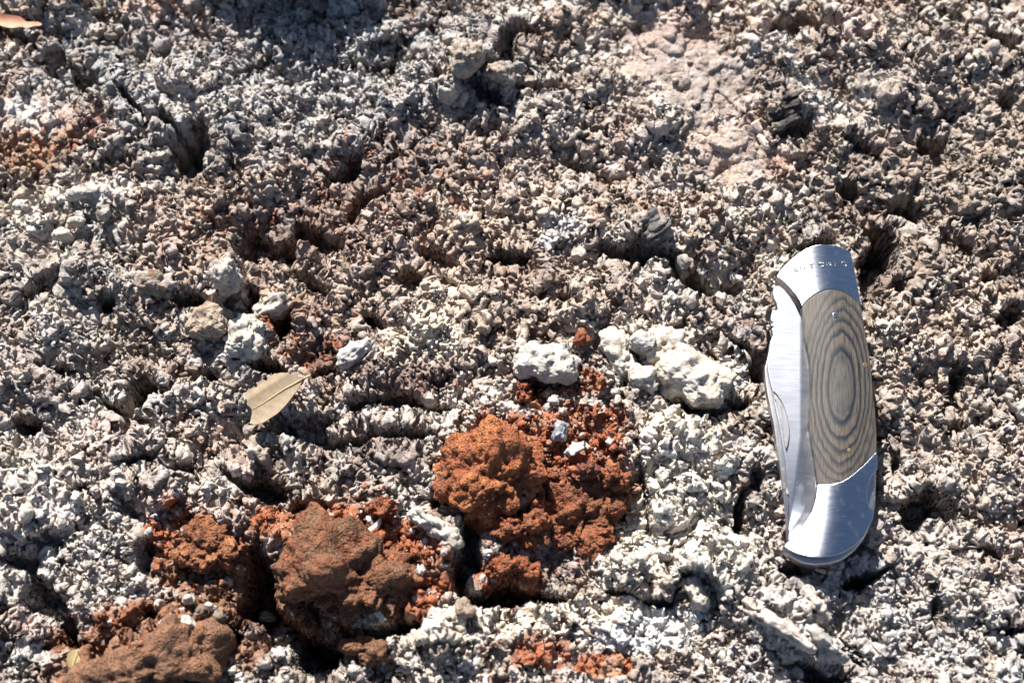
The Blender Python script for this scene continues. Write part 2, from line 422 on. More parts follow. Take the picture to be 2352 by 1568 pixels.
# ---- colour of the material itself
def lerp(c, col, m): return c + (np.asarray(col, np.float32) - c) * m[..., None]
C = np.ones(X.shape + (3,), np.float32) * np.asarray(TAN, np.float32)
a1 = pn(X, Y, 48, 91); a2 = fbm(X, Y, 15, 3, 93); a3 = fbm(X, Y, 5, 3, 96); a4 = fbm(X, Y, 32, 3, 99)
C = lerp(C, GREY, sst(-.25, .45, a1))
C = lerp(C, PINK, .45 * sst(.05, .6, a4))
C = lerp(C, ASH, .75 * sst(-.05, .5, a2))
C = lerp(C, PURPLE, .55 * sst(.1, .6, -a2))
C = lerp(C, PALE, .5 * sst(.05, .5, a3))
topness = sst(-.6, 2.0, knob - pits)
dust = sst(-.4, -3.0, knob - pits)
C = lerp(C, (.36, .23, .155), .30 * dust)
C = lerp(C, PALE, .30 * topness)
for (u, v, rx, ry, a, col, w) in [
        (950, 520, 520, 300, 0, (.38, .27, .21), .60), (2050, 1400, 420, 240, 0, (.40, .40, .405), .55), (1500, 1480, 250, 120, 0, ASH, .4), (200, 650, 300, 300, 0, GREY, .35), (600, 200, 620, 200, 0, (.33, .335, .34), .65),
        (1350, 250, 350, 180, 0, (.43, .385, .345), .45), (2200, 500, 250, 500, 0, (.33, .27, .22), .65), (250, 1200, 330, 260, 0, ASH, .4),
        (960, 790, 130, 60, -15, CREAM, .8), (1000, 700, 160, 60, 0, CREAM, .35), (1100, 940, 120, 60, 0, WHITE, .75), (1330, 950, 120, 40, 0, WHITE, .55), (820, 960, 140, 60, -10, PALE, .5),
        (1500, 830, 130, 80, 20, WHITE, .7), (1560, 1060, 120, 130, 0, WHITE, 1), (1580, 1190, 110, 100, 20, WHITE, .95), (1640, 1290, 110, 80, 0, WHITE, .8), (1470, 1280, 90, 80, 0, WHITE, .7),
        (1350, 1420, 250, 60, 0, CREAM, .8), (960, 1430, 140, 60, 0, CREAM, .9), (1150, 1440, 150, 60, 0, WHITE, .5), (1000, 1540, 150, 40, 0, WHITE, .6), (1500, 1450, 160, 60, -10, BLUEGREY, .7), (1420, 1400, 60, 40, 0, WHITE, .7),
        (120, 1180, 160, 90, -20, PALE, .7), (130, 1350, 130, 90, 0, ASH, .6), (60, 470, 90, 40, 0, WHITE, .6), (200, 450, 110, 30, 0, PALE, .8), (150, 540, 90, 40, 0, PALE, .7),
        (70, 340, 150, 55, -5, OCHRE, .8), (200, 300, 70, 60, 0, RUST, .35), (90, 270, 90, 40, 20, PALE, .7), (130, 1010, 130, 50, 0, PALE, .4),
        (1540, 80, 100, 70, 0, (.40, .24, .19), .75), (1470, 145, 60, 40, 0, (.52, .37, .31), .8), (1580, 160, 190, 110, 20, (.36, .30, .265), .9), (1700, 360, 130, 70, 35, (.38, .29, .24), .7), (1480, 20, 130, 30, 10, (.45, .40, .36), .6), (1640, 330, 110, 40, 35, (.46, .37, .31), .8), (1790, 390, 50, 30, 0, PINK, .7), (1730, 60, 50, 50, 0, PINK, .3),
        (350, 20, 100, 25, 0, PINK, .4), (470, 330, 40, 70, 0, PURPLE, .3), (400, 210, 110, 50, 40, PALE, .5),
        (680, 520, 180, 60, 10, PURPLE, .6), (900, 400, 150, 80, -25, PURPLE, .35), (930, 870, 130, 40, 0, PURPLE, .7), (1070, 610, 150, 60, 0, (.45, .33, .26), .6), (800, 800, 100, 60, 0, PURPLE, .4), (860, 1060, 120, 50, 0, PURPLE, .3),
        (900, 560, 200, 80, 0, (.48, .36, .29), .4), (1150, 480, 200, 80, 0, CREAM, .35), (1300, 740, 200, 60, 0, (.50, .41, .32), .4), (1290, 540, 60, 50, 0, BLUEGREY, .5), (1420, 600, 100, 60, 0, ASH, .5),
        (2180, 1100, 180, 260, 0, (.45, .37, .30), .45), (2150, 200, 220, 160, 0, (.44, .37, .32), .5), (2200, 760, 160, 160, 0, (.50, .40, .33), .5), (700, 250, 200, 100, 0, ASH, .4), (2100, 1450, 250, 110, 0, ASH, .4), (1800, 1430, 140, 60, 20, PALE, .6),
        (700, 740, 60, 50, 0, RUST, .35), (740, 810, 70, 40, 0, RUST, .7), (655, 690, 40, 30, 0, OCHRE, .6), (400, 1170, 90, 40, 0, (.58, .42, .36), .7), (1120, 540, 50, 30, 0, OCHRE, .35), (1760, 560, 60, 60, 0, CREAM, .25)]:
    m = (w * sst(1.25, .6, ell(u, v, rx, ry, a))).astype(np.float32)
    C = lerp(C, col, m * (0.75 + .25 * sst(-.4, .4, a3)))
C = C * np.asarray([.95, .955, .965], np.float32)
lum = C.mean(-1, keepdims=True)
C = C * (lum / .33) ** .65
C = lerp(C, (.66, .60, .51), .65 * white_m.astype(np.float32))
redc = np.ones_like(C) * np.asarray(RED, np.float32)
redc = lerp(redc, OCHRE, .45 * sst(.0, .6, a2)); redc = lerp(redc, RUST, .7 * sst(.0, .5, -a3))
browner = np.zeros_like(X)
for (u, v, rx, ry) in [(500, 1400, 240, 110), (350, 1500, 260, 110), (750, 1390, 170, 90), (1100, 1250, 60, 60), (600, 1290, 90, 60)]:
    browner = np.maximum(browner, sst(1.3, .6, ell(u, v, rx, ry, 0)))
redc = lerp(redc, (.20, .105, .06), .8 * browner)
C = C + (redc - C) * (red_m * (.8 + .2 * sst(-.5, .25, a3)))[..., None]
# salt crumbs on the red earth, red dust flecks on the pale crust near it
C = lerp(C, PALE, .8 * red_m * sst(.5, .68, pn(X, Y, 2.1, 120) + .25 * pn(X, Y, 20, 121)))
nearred = np.zeros_like(X)
for (u, v, rx, ry) in [(1200, 1150, 330, 330), (1250, 1480, 260, 110), (700, 780, 160, 110), (850, 1200, 330, 140), (150, 320, 170, 110), (900, 420, 300, 150), (560, 520, 250, 120)]:
    nearred = np.maximum(nearred, sst(1.2, .4, ell(u, v, rx, ry, 0)))
C = lerp(C, RED, .65 * nearred * sst(.30, .55, fbm(X, Y, 4.2, 3, 125)) * (1 - white_m * .8))
C *= (1 + .14 * pn(X, Y, 1.2, 131) + .10 * pn(X, Y, 3, 132))[..., None]
C = np.clip(C, .02, .8)

# ---- the crust as a solid: a band of voxels round the sheared base, carved by noise in three dimensions
NL = 27
ZK = np.linspace(-4.6, 4.4, NL).astype(np.float32)
near_k = np.clip(kd / 10, 0, 1).astype(np.float32) if True else 1
sx_, sy_ = grads(H); slope = np.clip(np.sqrt(sx_ ** 2 + sy_ ** 2), 0, 2.5)
size_v = np.clip(.95 + .75 * fbm(X, Y, 30, 2, 301), .45, 1.45)
A_0 = (1.15 * rough_m * size_v + .9 * red_m + .5 * white_m + .15) * (1 + .8 * slope)
A_1 = (1.22 * rough_m * size_v + .35 * red_m + .42 * white_m + .12) * (1 + .8 * slope)
A_2 = (.74 * rough_m + .42 * red_m + .36 * white_m + .20 * (1 - .6 * smooth_m)) * (1 + .8 * slope)
A_3 = (.34 + .18 * red_m) * (1 - .6 * smooth_m)
A_0, A_1, A_2, A_3 = [(a * fade * (.15 + .85 * near_k)).astype(np.float32) for a in (A_0, A_1, A_2, A_3)]
LAT = [rng.randn(40, 40, 96).astype(np.float32) for _ in range(4)]
def band_noise(lat, s, x, y, z, off):
    """quadratic spline noise at x, y (rows, cols) and z (rows, cols, NL)"""
    L = lat.shape[0]; LZ = lat.shape[2]
    qx = x / s + off; qy = y / s + off * 1.7
    ix = np.floor(qx + .5).astype(np.int32); iy = np.floor(qy + .5).astype(np.int32)
    tx = (qx - ix).astype(np.float32); ty = (qy - iy).astype(np.float32)
    z0 = math.floor(float(z.min()) / s) - 2
    nz = min(LZ, int(float(z.max()) / s - z0) + 4)
    acc = np.zeros(x.shape + (nz,), np.float32)
    kz = (np.arange(nz) + z0) % LZ
    sub = lat[:, :, kz]
    W = lambda t: (.5 * (.5 - t) ** 2, .75 - t * t, .5 * (.5 + t) ** 2)
    wx_, wy_ = W(tx), W(ty)
    for a in range(3):
        for b in range(3):
            # hash the tile so that the lattice does not repeat visibly
            jx = ix + a - 1; jy = iy + b - 1
            tile = (jx // L) * 7 + (jy // L) * 13
            acc += sub[(jx + tile * 5) % L, (jy + tile * 11) % L] * (wx_[a] * wy_[b])[..., None]
    q = z / s - z0
    iz = np.floor(q + .5).astype(np.int32); tz = (q - iz).astype(np.float32)
    wz = W(tz)
    out = 0
    for c in range(3):
        out = out + np.take_along_axis(acc, np.clip(iz + c - 1, 0, nz - 1), 2) * wz[c]
    return out * 2.6
f = np.empty((nr, nc, NL), np.float32)
for r0 in range(0, nr, 64):
    sl = slice(r0, min(nr, r0 + 64))
    zr = H[sl][..., None] + ZK
    zr = np.clip(zr, -60, 75)
    xs, ys_ = w2x[sl], w2y[sl]
    v = -np.broadcast_to(ZK, zr.shape).copy()
    v += A_0[sl][..., None] * band_noise(LAT[3], 2.8, xs, ys_, zr, 90.0)
    nb = band_noise(LAT[0], 1.28, xs, ys_, zr, 0.0)
    v += A_1[sl][..., None] * (nb * .45 + 1.25 * np.abs(nb) - .75)
    nb = band_noise(LAT[1], .74, X[sl], Y[sl], zr, 300.3)
    v += A_2[sl][..., None] * (nb * .6 + .7 * np.abs(nb) - .4)
    v += A_3[sl][..., None] * band_noise(LAT[2], .50, X[sl], Y[sl], zr, 700.7) * .55
    f[sl] = v
f[..., 0] = np.maximum(f[..., 0], .05); f[..., -1] = np.minimum(f[..., -1], -.05)
sg = (f > 0)
u8 = sg.astype(np.uint8)
cs = u8[:-1] + u8[1:]; cs = cs[:, :-1] + cs[:, 1:]; cs = cs[..., :-1] + cs[..., 1:]
act = (cs > 0) & (cs < 8)
aj, ai, ak = np.nonzero(act)
vid = np.full(act.shape, -1, np.int32); vid[aj, ai, ak] = np.arange(len(aj), dtype=np.int32)
crn = {}
for a in (0, 1):
    for b in (0, 1):
        for c in (0, 1): crn[(a, b, c)] = f[aj + a, ai + b, ak + c]
accp = np.zeros((len(aj), 3), np.float32); cnt = np.zeros(len(aj), np.float32)
for ax in range(3):
    for p in (0, 1):
        for q in (0, 1):
            lo_ = [p, q]; lo_.insert(ax, 0); hi_ = [p, q]; hi_.insert(ax, 1)
            f0, f1 = crn[tuple(lo_)], crn[tuple(hi_)]
            m = (f0 > 0) != (f1 > 0)
            t = np.where(m, f0 / np.where(m, f0 - f1, 1), 0)
            pos = np.zeros((len(aj), 3), np.float32); pos[:, 0], pos[:, 1], pos[:, 2] = lo_; pos[:, ax] += t
            accp += pos * m[:, None]; cnt += m
accp /= cnt[:, None]
gj, gi, gk = aj + accp[:, 0], ai + accp[:, 1], ak + accp[:, 2]
def bil(F):
    a, b = accp[:, 0], accp[:, 1]
    return (F[aj, ai] * (1 - a) + F[aj + 1, ai] * a) * (1 - b) + (F[aj, ai + 1] * (1 - a) + F[aj + 1, ai + 1] * a) * b
zv = bil(H.astype(np.float32)) + ZK[0] + gk * (ZK[1] - ZK[0])
xv, yv = bil(PX.astype(np.float32)), bil(PY.astype(np.float32))
hbx, hby = grads(blur(HB)); stv = sst(1.5, 3.2, bil(np.sqrt(hbx ** 2 + hby ** 2).astype(np.float32))) * bil(fade) * .8
# hollow walls are crumbly as well, not only the tops
xv += stv * (1.1 * pn(yv * .5 + 40, zv, 2.6, 401) + .7 * pn(xv, zv, 1.2, 402)); yv += stv * (1.5 * pn(xv, zv, 2.8, 403) + .9 * pn(xv, zv, 1.3, 404))
Vt = np.stack([xv, yv, zv], -1) * MM
quads = []
m = sg[:-1, 1:-1, 1:-1] != sg[1:, 1:-1, 1:-1]
a, b, c = np.nonzero(m); flip = sg[a, b + 1, c + 1]
q = np.stack([vid[a, b, c], vid[a, b + 1, c], vid[a, b + 1, c + 1], vid[a, b, c + 1]], -1); q[~flip] = q[~flip][:, ::-1]; quads.append(q)
m = sg[1:-1, :-1, 1:-1] != sg[1:-1, 1:, 1:-1]
a, b, c = np.nonzero(m); flip = sg[a + 1, b, c + 1]
q = np.stack([vid[a, b, c], vid[a, b, c + 1], vid[a + 1, b, c + 1], vid[a + 1, b, c]], -1); q[~flip] = q[~flip][:, ::-1]; quads.append(q)
m = sg[1:-1, 1:-1, :-1] != sg[1:-1, 1:-1, 1:]
a, b, c = np.nonzero(m); flip = sg[a + 1, b + 1, c]
q = np.stack([vid[a, b, c], vid[a + 1, b, c], vid[a + 1, b + 1, c], vid[a, b + 1, c]], -1); q[~flip] = q[~flip][:, ::-1]; quads.append(q)
q = np.concatenate(quads)[:, ::-1]
# (rows run along +Y and columns along +X, so the winding is reversed to face outward)
me = bpy.data.meshes.new('ground')
me.vertices.add(len(Vt)); me.vertices.foreach_set('co', Vt.astype(np.float32).ravel())
me.loops.add(q.size); me.loops.foreach_set('vertex_index', np.ascontiguousarray(q, np.int32).ravel())
me.polygons.add(len(q)); me.polygons.foreach_set('loop_start', np.arange(0, q.size, 4, dtype=np.int32))
me.update(calc_edges=True); smooth(me)
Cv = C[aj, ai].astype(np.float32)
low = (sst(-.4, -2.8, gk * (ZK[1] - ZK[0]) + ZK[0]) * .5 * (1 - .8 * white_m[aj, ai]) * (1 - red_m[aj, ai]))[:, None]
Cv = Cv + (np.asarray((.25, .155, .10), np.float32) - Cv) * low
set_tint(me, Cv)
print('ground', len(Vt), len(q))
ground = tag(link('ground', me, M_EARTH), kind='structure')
# height of the topmost solid voxel, for laying things down
topk = NL - 1 - np.argmax(sg[..., ::-1], axis=2)
HT = H + ZK[topk]
del f, sg, u8, cs, act, vid, crn, accp
def ground_z(x, y):
    j = np.interp(y, ys, np.arange(len(ys)))
    i = np.interp(x / np.interp(y, ys, hw), us, np.arange(len(us)))
    j = np.clip(np.round(j).astype(int), 0, nr - 1); i = np.clip(np.round(i).astype(int), 0, nc - 1)
    return HT[j, i], C[j, i]
def ground_hi(x, y, r):
    a = np.linspace(0, 6.283, 12, endpoint=False)
    z, _ = ground_z(x + r * np.cos(a), y + r * np.sin(a)); return float(np.percentile(z, 60))

# ================================================================== STONES AND CLODS
def ico(sub):
    bm = bmesh.new(); bmesh.ops.create_icosphere(bm, subdivisions=sub, radius=1)
    v = np.array([x.co[:] for x in bm.verts]); f = np.array([[q.index for q in p.verts] for p in bm.faces])
    bm.free(); return v, f
ICO = {s: ico(s) for s in (2, 3, 4, 5, 6)}
def tri_mesh(name, V, F, sm=True):
    me = bpy.data.meshes.new(name)
    me.vertices.add(len(V)); me.vertices.foreach_set('co', np.asarray(V, np.float32).ravel())
    me.loops.add(F.size); me.loops.foreach_set('vertex_index', F.astype(np.int32).ravel())
    me.polygons.add(len(F)); me.polygons.foreach_set('loop_start', np.arange(0, F.size, F.shape[1], dtype=np.int32))
    me.update(calc_edges=True)
    if sm: smooth(me)
    return me
seed_n = [0]
def stone(name, u, v, ru, rv, hz, ang, cols, style, label, cat, sub=5, lift=0.25, group=None, boxy=.8, mat=None, tiltx=0, tilty=0, zabs=None):
    """u, v, ru, rv in picture units, hz half height in mm; cols = (main, second, mix)"""
    seed_n[0] += 1; sd = seed_n[0]
    s = mm_per_u(v)
    V, F = ICO[sub]; V = V.copy()
    V = np.sign(V) * np.abs(V) ** boxy
    V /= np.max(np.linalg.norm(V, axis=1)) ** .5
    rx, ry = ru * s, rv * s / .93
    p = V * np.array([rx, ry, hz])
    r = (rx + ry + hz) / 3
    nrm = V / np.linalg.norm(V, axis=1)[:, None]
    q = p + sd * 37.7
    d = .34 * r * fbm3(q, r * 1.3, 3, sd) + .16 * r * fbm3(q, r * .5, 3, sd + 5)
    if cat == 'clod': d += .30 * r * fbm3(q + 5, r * .8, 3, sd + 7)
    if style == 'granular':
        d += .8 * (caps3(q, 2.3, sd) - .4) + 1.0 * (caps3(q, 1.15, sd + 1) - .4) + .6 * fbm3(q, 1.8, 3, sd + 12, .65) + 1.5 * fbm3(q, 5.5, 3, sd + 9) - 1.6 * caps3(q + 3, 6.5, sd + 4, .2, .5)
    elif style == 'pitted':
        d -= 1.7 * caps3(q, 3.2, sd, .2, .6) - .3; d += .5 * fbm3(q, 2.0, 4, sd + 3, .65)
    elif style == 'knobbly':
        d += 1.25 * (caps3(q, 2.7, sd, .3, .8) - .4) + .35 * fbm3(q, 1.0, 2, sd + 3) - .9 * caps3(q + 9, 4.3, sd + 2, .2, .5)
    elif style == 'striated':
        qq = q.copy(); qq[:, 0] *= .12
        d += 1.0 * pn3(qq, 1.3, sd) + .8 * pn3(qq, 2.6, sd + 4) + .25 * pn3(q, 1.1, sd)
    elif style == 'smooth':
        d += .45 * fbm3(q, 2.4, 4, sd, .65)
    p = p + nrm * d[:, None]
    c, sn = math.cos(-math.radians(ang)), math.sin(-math.radians(ang))
    tx, ty = math.radians(tiltx), math.radians(tilty)
    y2 = p[:, 1] * math.cos(tx) - p[:, 2] * math.sin(tx); z2 = p[:, 1] * math.sin(tx) + p[:, 2] * math.cos(tx)
    x2 = p[:, 0] * math.cos(ty) + z2 * math.sin(ty); z3 = -p[:, 0] * math.sin(ty) + z2 * math.cos(ty)
    p = np.stack([x2 * c - y2 * sn, x2 * sn + y2 * c, z3], -1)
    x0, y0 = [float(w) for w in at(u, v)]
    gz = ground_hi(x0, y0, .75 * min(rx, ry)) if zabs is None else zabs
    zc = gz + hz * lift
    x0, y0 = [float(w) for w in at(u, v, zc)]
    me = tri_mesh(name, p * MM, F)
    k = sst(-.3, .5, fbm3(q, 4.5, 3, sd + 20) + (cols[2] - .5) * 1.4)
    if cat != 'clod': cols = (np.asarray(cols[0]) * .88, np.asarray(cols[1]) * .88)
    else: cols = (np.asarray(cols[0]) * .92, np.asarray(cols[1]) * .92)
    cc = np.asarray(cols[0])[None] * (1 - k[:, None]) + np.asarray(cols[1])[None] * k[:, None]
    cc = cc * (1 + .16 * pn3(q, 1.1, sd + 30) + .10 * pn3(q, 2.8, sd + 31))[:, None]
    set_tint(me, np.clip(cc, .015, .85))
    o = link(name, me, mat or (M_SOIL if cat == 'clod' else M_EARTH if style in ('granular', 'knobbly') else M_CHALK), loc=(x0 * MM, y0 * MM, zc * MM))
    return tag(o, label, cat, group)

DRK = (.20, .105, .06); CH = (.055, .05, .046); LG = (.42, .41, .39)
# pale stones
stone('stone', 1250, 832, 76, 42, 6.5, 3, (WHITE, LG, .25), 'smooth', 'long grey white stone lying just above the red earth', 'stone', 6, .45, boxy=.75)
stone('stone', 1423, 815, 29, 56, 5, -22, (WHITE, CREAM, .2), 'pitted', 'narrow white stone, first of the white stones right of the grey white one', 'stone', 5, .4, boxy=.7)
stone('stone', 1476, 786, 32, 24, 6, 30, (LG, WHITE, .3), 'smooth', 'small pale grey wedge stone between two white stones', 'stone', 5, .45, boxy=.7)
stone('stone', 1524, 795, 46, 42, 6.5, 10, (WHITE, CREAM, .35), 'pitted', 'rounded white pitted stone right of the pale grey wedge stone', 'stone', 5, .4)
stone('stone', 1590, 868, 88, 56, 8, 32, (WHITE, CREAM, .5), 'pitted', 'large cream pitted stone overhanging a dark hollow left of the knife', 'stone', 6, .55, boxy=.72)
stone('stone', 1478, 872, 34, 30, 6, 10, (WHITE, CREAM, .5), 'pitted', 'small squarish cream stone left of the large overhanging stone', 'stone', 5, .5, boxy=.6)
stone('stone', 563, 782, 44, 50, 8, 15, (WHITE, GREY, .25), 'knobbly', 'white knobbly stone above the tan leaf', 'stone', 6, .35, boxy=.7)
stone('stone', 487, 742, 48, 38, 8, 0, ((.36, .28, .21), TAN, .4), 'knobbly', 'brown knobbly stone left of the white knobbly stone', 'stone', 6, .35, boxy=.7)
stone('stone', 624, 703, 44, 24, 6, -28, (WHITE, ASH, .3), 'striated', 'oblong white stone tilted beside a small red hollow', 'stone', 5, .5)
stone('stone', 519, 636, 29, 36, 9, 0, (ASH, TAN, .4), 'knobbly', 'upright grey tan stone with a shaded front below the dark gully', 'stone', 5, .35)
stone('stone', 354, 655, 40, 26, 6, 5, ((.33, .27, .22), BROWN, .4), 'smooth', 'dull brown rounded stone on the left of the crust', 'stone', 5, .2)
stone('stone', 820, 815, 52, 17, 6, -40, (LG, WHITE, .4), 'striated', 'slim grey white slab stone slanting up right of the leaf', 'stone', 5, .5)
stone('stone', 1003, 1212, 74, 19, 6, 33, (WHITE, CREAM, .4), 'knobbly', 'rod shaped cream stone wedged between the two largest red clods', 'stone', 5, .5)
stone('stone', 1074, 134, 34, 38, 8, 0, (TAN, GREY, .4), 'knobbly', 'tall pale knobbly stone near the top edge', 'stone', 5, .2)
stone('stone', 1150, 176, 40, 24, 7, 10, (TAN, GREY, .4), 'knobbly', 'low pale stone beside the tall knobbly one near the top edge', 'stone', 5, .2)
stone('stone', 1097, 1358, 25, 27, 6, 0, ((.44, .35, .29), PALE, .4), 'knobbly', 'small greyish pebble with a shadowed base left of the long dark hollow', 'stone', 5, .4)
stone('stone', 1064, 1397, 19, 21, 5, 0, ((.34, .26, .19), TAN, .4), 'knobbly', 'small drab pebble touching the ribbed straw piece', 'stone', 4, .4)
stone('stone', 1595, 1360, 24, 40, 7, -20, (WHITE, PALE, .5), 'smooth', 'small upright white stone at the foot of the white crust', 'stone', 5, .1)
stone('stone', 1872, 1390, 17, 40, 5, -32, (PALE, ASH, .4), 'striated', 'pale splintery stone standing just below the knife', 'stone', 5, .3)
stone('stone', 1810, 1452, 72, 13, 5, 36, (ASH, PALE, .4), 'striated', 'long grooved pale stone slanting below the knife', 'stone', 5, .15)
stone('stone', 1890, 1475, 62, 16, 6, 38, (ASH, GREY, .4), 'striated', 'shorter grooved grey stone alongside the long grooved one', 'stone', 5, .15)
# flat chips on the left
G = 'pale flat chips on the left'
stone('stone_chip', 203, 443, 58, 13, 2.2, -6, (WHITE, ASH, .35), 'smooth', 'longest of the pale flat chips on the left side', 'stone chip', 4, .9, G, tilty=0)
stone('stone_chip', 50, 471, 20, 13, 2, 5, (WHITE, WHITE, .3), 'smooth', 'roundish white flat chip nearest the left edge', 'stone chip', 4, 1.0, G)
stone('stone_chip', 176, 509, 20, 8, 2, 0, (WHITE, PALE, .3), 'smooth', 'smallest white flat chip below the longest pale chip', 'stone chip', 4, 1.2, G)
stone('stone_chip', 147, 540, 25, 11, 3, 8, (WHITE, PALE, .3), 'smooth', 'white flat chip jutting out over a dark pit, lowest of the pale chips', 'stone chip', 4, 1.3, G)
# pebbles in the brown earth
G = 'pebbles in the brown earth'
stone('pebble', 433, 1431, 14, 18, 4, -30, (WHITE, PALE, .3), 'smooth', 'brightest white pebble in the shaded brown earth at lower left', 'pebble', 4, .9, G)
stone('pebble', 367, 1387, 10, 11, 3.5, 0, (CREAM, WHITE, .5), 'smooth', 'round cream pebble above the small dark hole at lower left', 'pebble', 4, .9, G)
stone('pebble', 466, 1407, 18, 15, 5, 10, ((.25, .20, .17), BROWN, .4), 'smooth', 'smooth brown grey pebble right above the brightest white one', 'pebble', 4, .8, G)
stone('pebble', 485, 1393, 13, 8, 3, 20, (CREAM, PALE, .5), 'smooth', 'little cream oval pebble on the brown grey pebble', 'pebble', 4, 2.0, G)
stone('pebble', 503, 1421, 17, 17, 5, 0, ((.24, .18, .14), BROWN, .5), 'smooth', 'brown pebble at the edge of the deep dark hollow', 'pebble', 4, .8, G)
stone('pebble', 434, 1375, 14, 11, 4, 0, (LG, CREAM, .5), 'knobbly', 'pale rough pebble in a row above the brown grey pebble', 'pebble', 4, .8, G)
stone('pebble', 614, 1417, 20, 11, 4, 12, (WHITE, CREAM, .4), 'smooth', 'white oblong pebble right of the deep dark hollow at lower left', 'pebble', 4, 1.2, G)
stone('pebble', 1335, 778, 14, 17, 4, 20, (RED, RUST, .4), 'smooth', 'rust red pebble above the white stones', 'pebble', 4, .8)
# red and brown clods
stone('clod', 1135, 1085, 112, 92, 11, -25, (RED, (.44, .17, .07), .5), 'granular', 'largest brick red clod overhanging a black hollow', 'clod', 6, .35, boxy=.75)
stone('clod', 1040, 1100, 40, 50, 9, 10, (RED, RUST, .5), 'granular', 'brick red clod joined to the left end of the largest clod', 'clod', 5, .3)
stone('clod', 1200, 1215, 66, 40, 9, 10, (RED, RUST, .5), 'granular', 'crumbly red clod under the overhang of the largest one', 'clod', 6, .3)
stone('clod', 1335, 1180, 92, 92, 7, 20, (RUST, RED, .5), 'granular', 'wide crumbly red brown clod right of the black hollow', 'clod', 6, .15)
stone('clod', 1178, 1310, 72, 25, 7, 5, (RED, RUST, .45), 'granular', 'loaf shaped red clod with its shadow pit below', 'clod', 6, .45)
stone('clod', 1413, 1099, 33, 22, 6, 8, (RED, RUST, .4), 'granular', 'small red clod beside the white crust', 'clod', 5, .6)
stone('clod', 1352, 1082, 22, 16, 5, 10, ((.19, .07, .05), RUST, .3), 'smooth', 'dark maroon pebble sized clod left of the small red clod', 'clod', 5, .7)
stone('clod', 880, 1170, 27, 19, 5, 25, (RED, RUST, .4), 'granular', 'small red clod at the upper rim of the big brown mound', 'clod', 5, .6)
stone('clod', 1425, 1370, 28, 16, 4, 10, (RUST, (.5, .25, .16), .5), 'granular', 'small reddish clod on the cream ground at the bottom', 'clod', 4, .7)
stone('clod', 1200, 905, 18, 22, 5, 0, (RED, RUST, .4), 'granular', 'round red clod under the left end of the grey white stone', 'clod', 5, .5)
stone('clod', 795, 1320, 160, 98, 13, 14, (RUST, DRK, .6), 'granular', 'broad red brown mound of earth beside the deep dark hollow', 'clod', 6, .1, boxy=.75)
stone('clod', 480, 1255, 78, 56, 9, 22, (RUST, (.38, .17, .08), .4), 'granular', 'orange brown clod above the pebbles at lower left', 'clod', 6, .1)
stone('clod', 330, 1535, 175, 62, 8, -20, ((.27, .14, .085), DRK, .5), 'smooth', 'smooth brown slab of earth at the bottom left corner', 'clod', 6, .2, boxy=.7)
stone('clod', 850, 1500, 60, 26, 8, 12, (DRK, RUST, .4), 'granular', 'dark brown clod hanging below the broad mound', 'clod', 5, .3)

# charcoal
def charcoal(u, v, parts, label, cols):
    x0, y0 = [float(w) for w in at(u, v)]
    z0 = ground_hi(x0, y0, 4)
    for k, (du, dv, ru, rv, hz, ang, lift) in enumerate(parts):
        stone_args = dict(zabs=z0)
        o = stone('piece', u + du, v + dv, ru, rv, hz, ang, cols, 'striated', None, None, 5, lift, mat=M_CHAR, boxy=.6, **stone_args)
        yield o
def make_char(name, u, v, parts, label, cols):
    x0, y0 = [float(w) for w in at(u, v)]
    e = bpy.data.objects.new(name, None); COL.objects.link(e); e.location = (x0 * MM, y0 * MM, ground_hi(x0, y0, 4) * MM)
    e.empty_display_size = .005
    tag(e, label, 'charcoal')
    for i, o in enumerate(charcoal(u, v, parts, label, cols)):
        o.name = 'burnt_layer'; o.parent = e; o.location = Vector(o.location) - Vector(e.location)
make_char('charcoal_lump', 1800, 250, [(5, -20, 50, 10, 3, -20, .6), (6, -6, 54, 11, 3.4, -24, .3), (2, 9, 52, 10, 3, -26, .5), (0, 22, 40, 8, 3, -28, 0), (4, 36, 42, 9, 3, -26, .9)], 'black layered charcoal lump near the upper right with a hole below', (CH, (.20, .17, .14), .40))
make_char('charcoal_lump', 1497, 518, [(-14, -2, 40, 15, 4, -38, .5), (12, 8, 42, 15, 4, -38, .6), (20, 22, 30, 9, 3, -38, .8)], 'grey splintered charcoal lump in the middle right', ((.10, .095, .09), (.26, .23, .21), .45))

# ------------------------------------------------------------------ slender things
def tube(name, pts, radii, cols, mat, label=None, cat=None, parent=None, sides=8, flat=1.0, group=None, ragged=0.0, org=None):
    """pts in mm (x, y, z)"""
    pts = [Vector(p) for p in pts]
    o0 = Vector(org) if org is not None else Vector(pts[0])
    V = []; F = []
    n = len(pts)
    for i, p in enumerate(pts):
        t = (pts[min(i + 1, n - 1)] - pts[max(i - 1, 0)]).normalized()
        a = t.cross(Vector((0, 0, 1))).normalized(); b = a.cross(t)
        for k in range(sides):
            w = 2 * math.pi * k / sides
            rr = radii[i] * (1 + ragged * random.uniform(-1, 1))
            V.append(p + a * math.cos(w) * rr + b * math.sin(w) * rr * flat - o0)
    for i in range(n - 1):
        for k in range(sides):
            F.append((i * sides + k, i * sides + (k + 1) % sides, (i + 1) * sides + (k + 1) % sides, (i + 1) * sides + k))
    F.append(tuple(range(sides))[::-1]); F.append(tuple(range((n - 1) * sides, n * sides)))
    me = bpy.data.meshes.new(name); me.from_pydata([v * MM for v in V], [], F); me.update(); smooth(me)
    set_tint(me, np.ones((len(V), 3)) * np.asarray(cols) * (1 + .15 * rng.randn(len(V), 1)))
    o = link(name, me, mat, parent, None if parent else o0 * MM)
    return tag(o, label, cat, group)
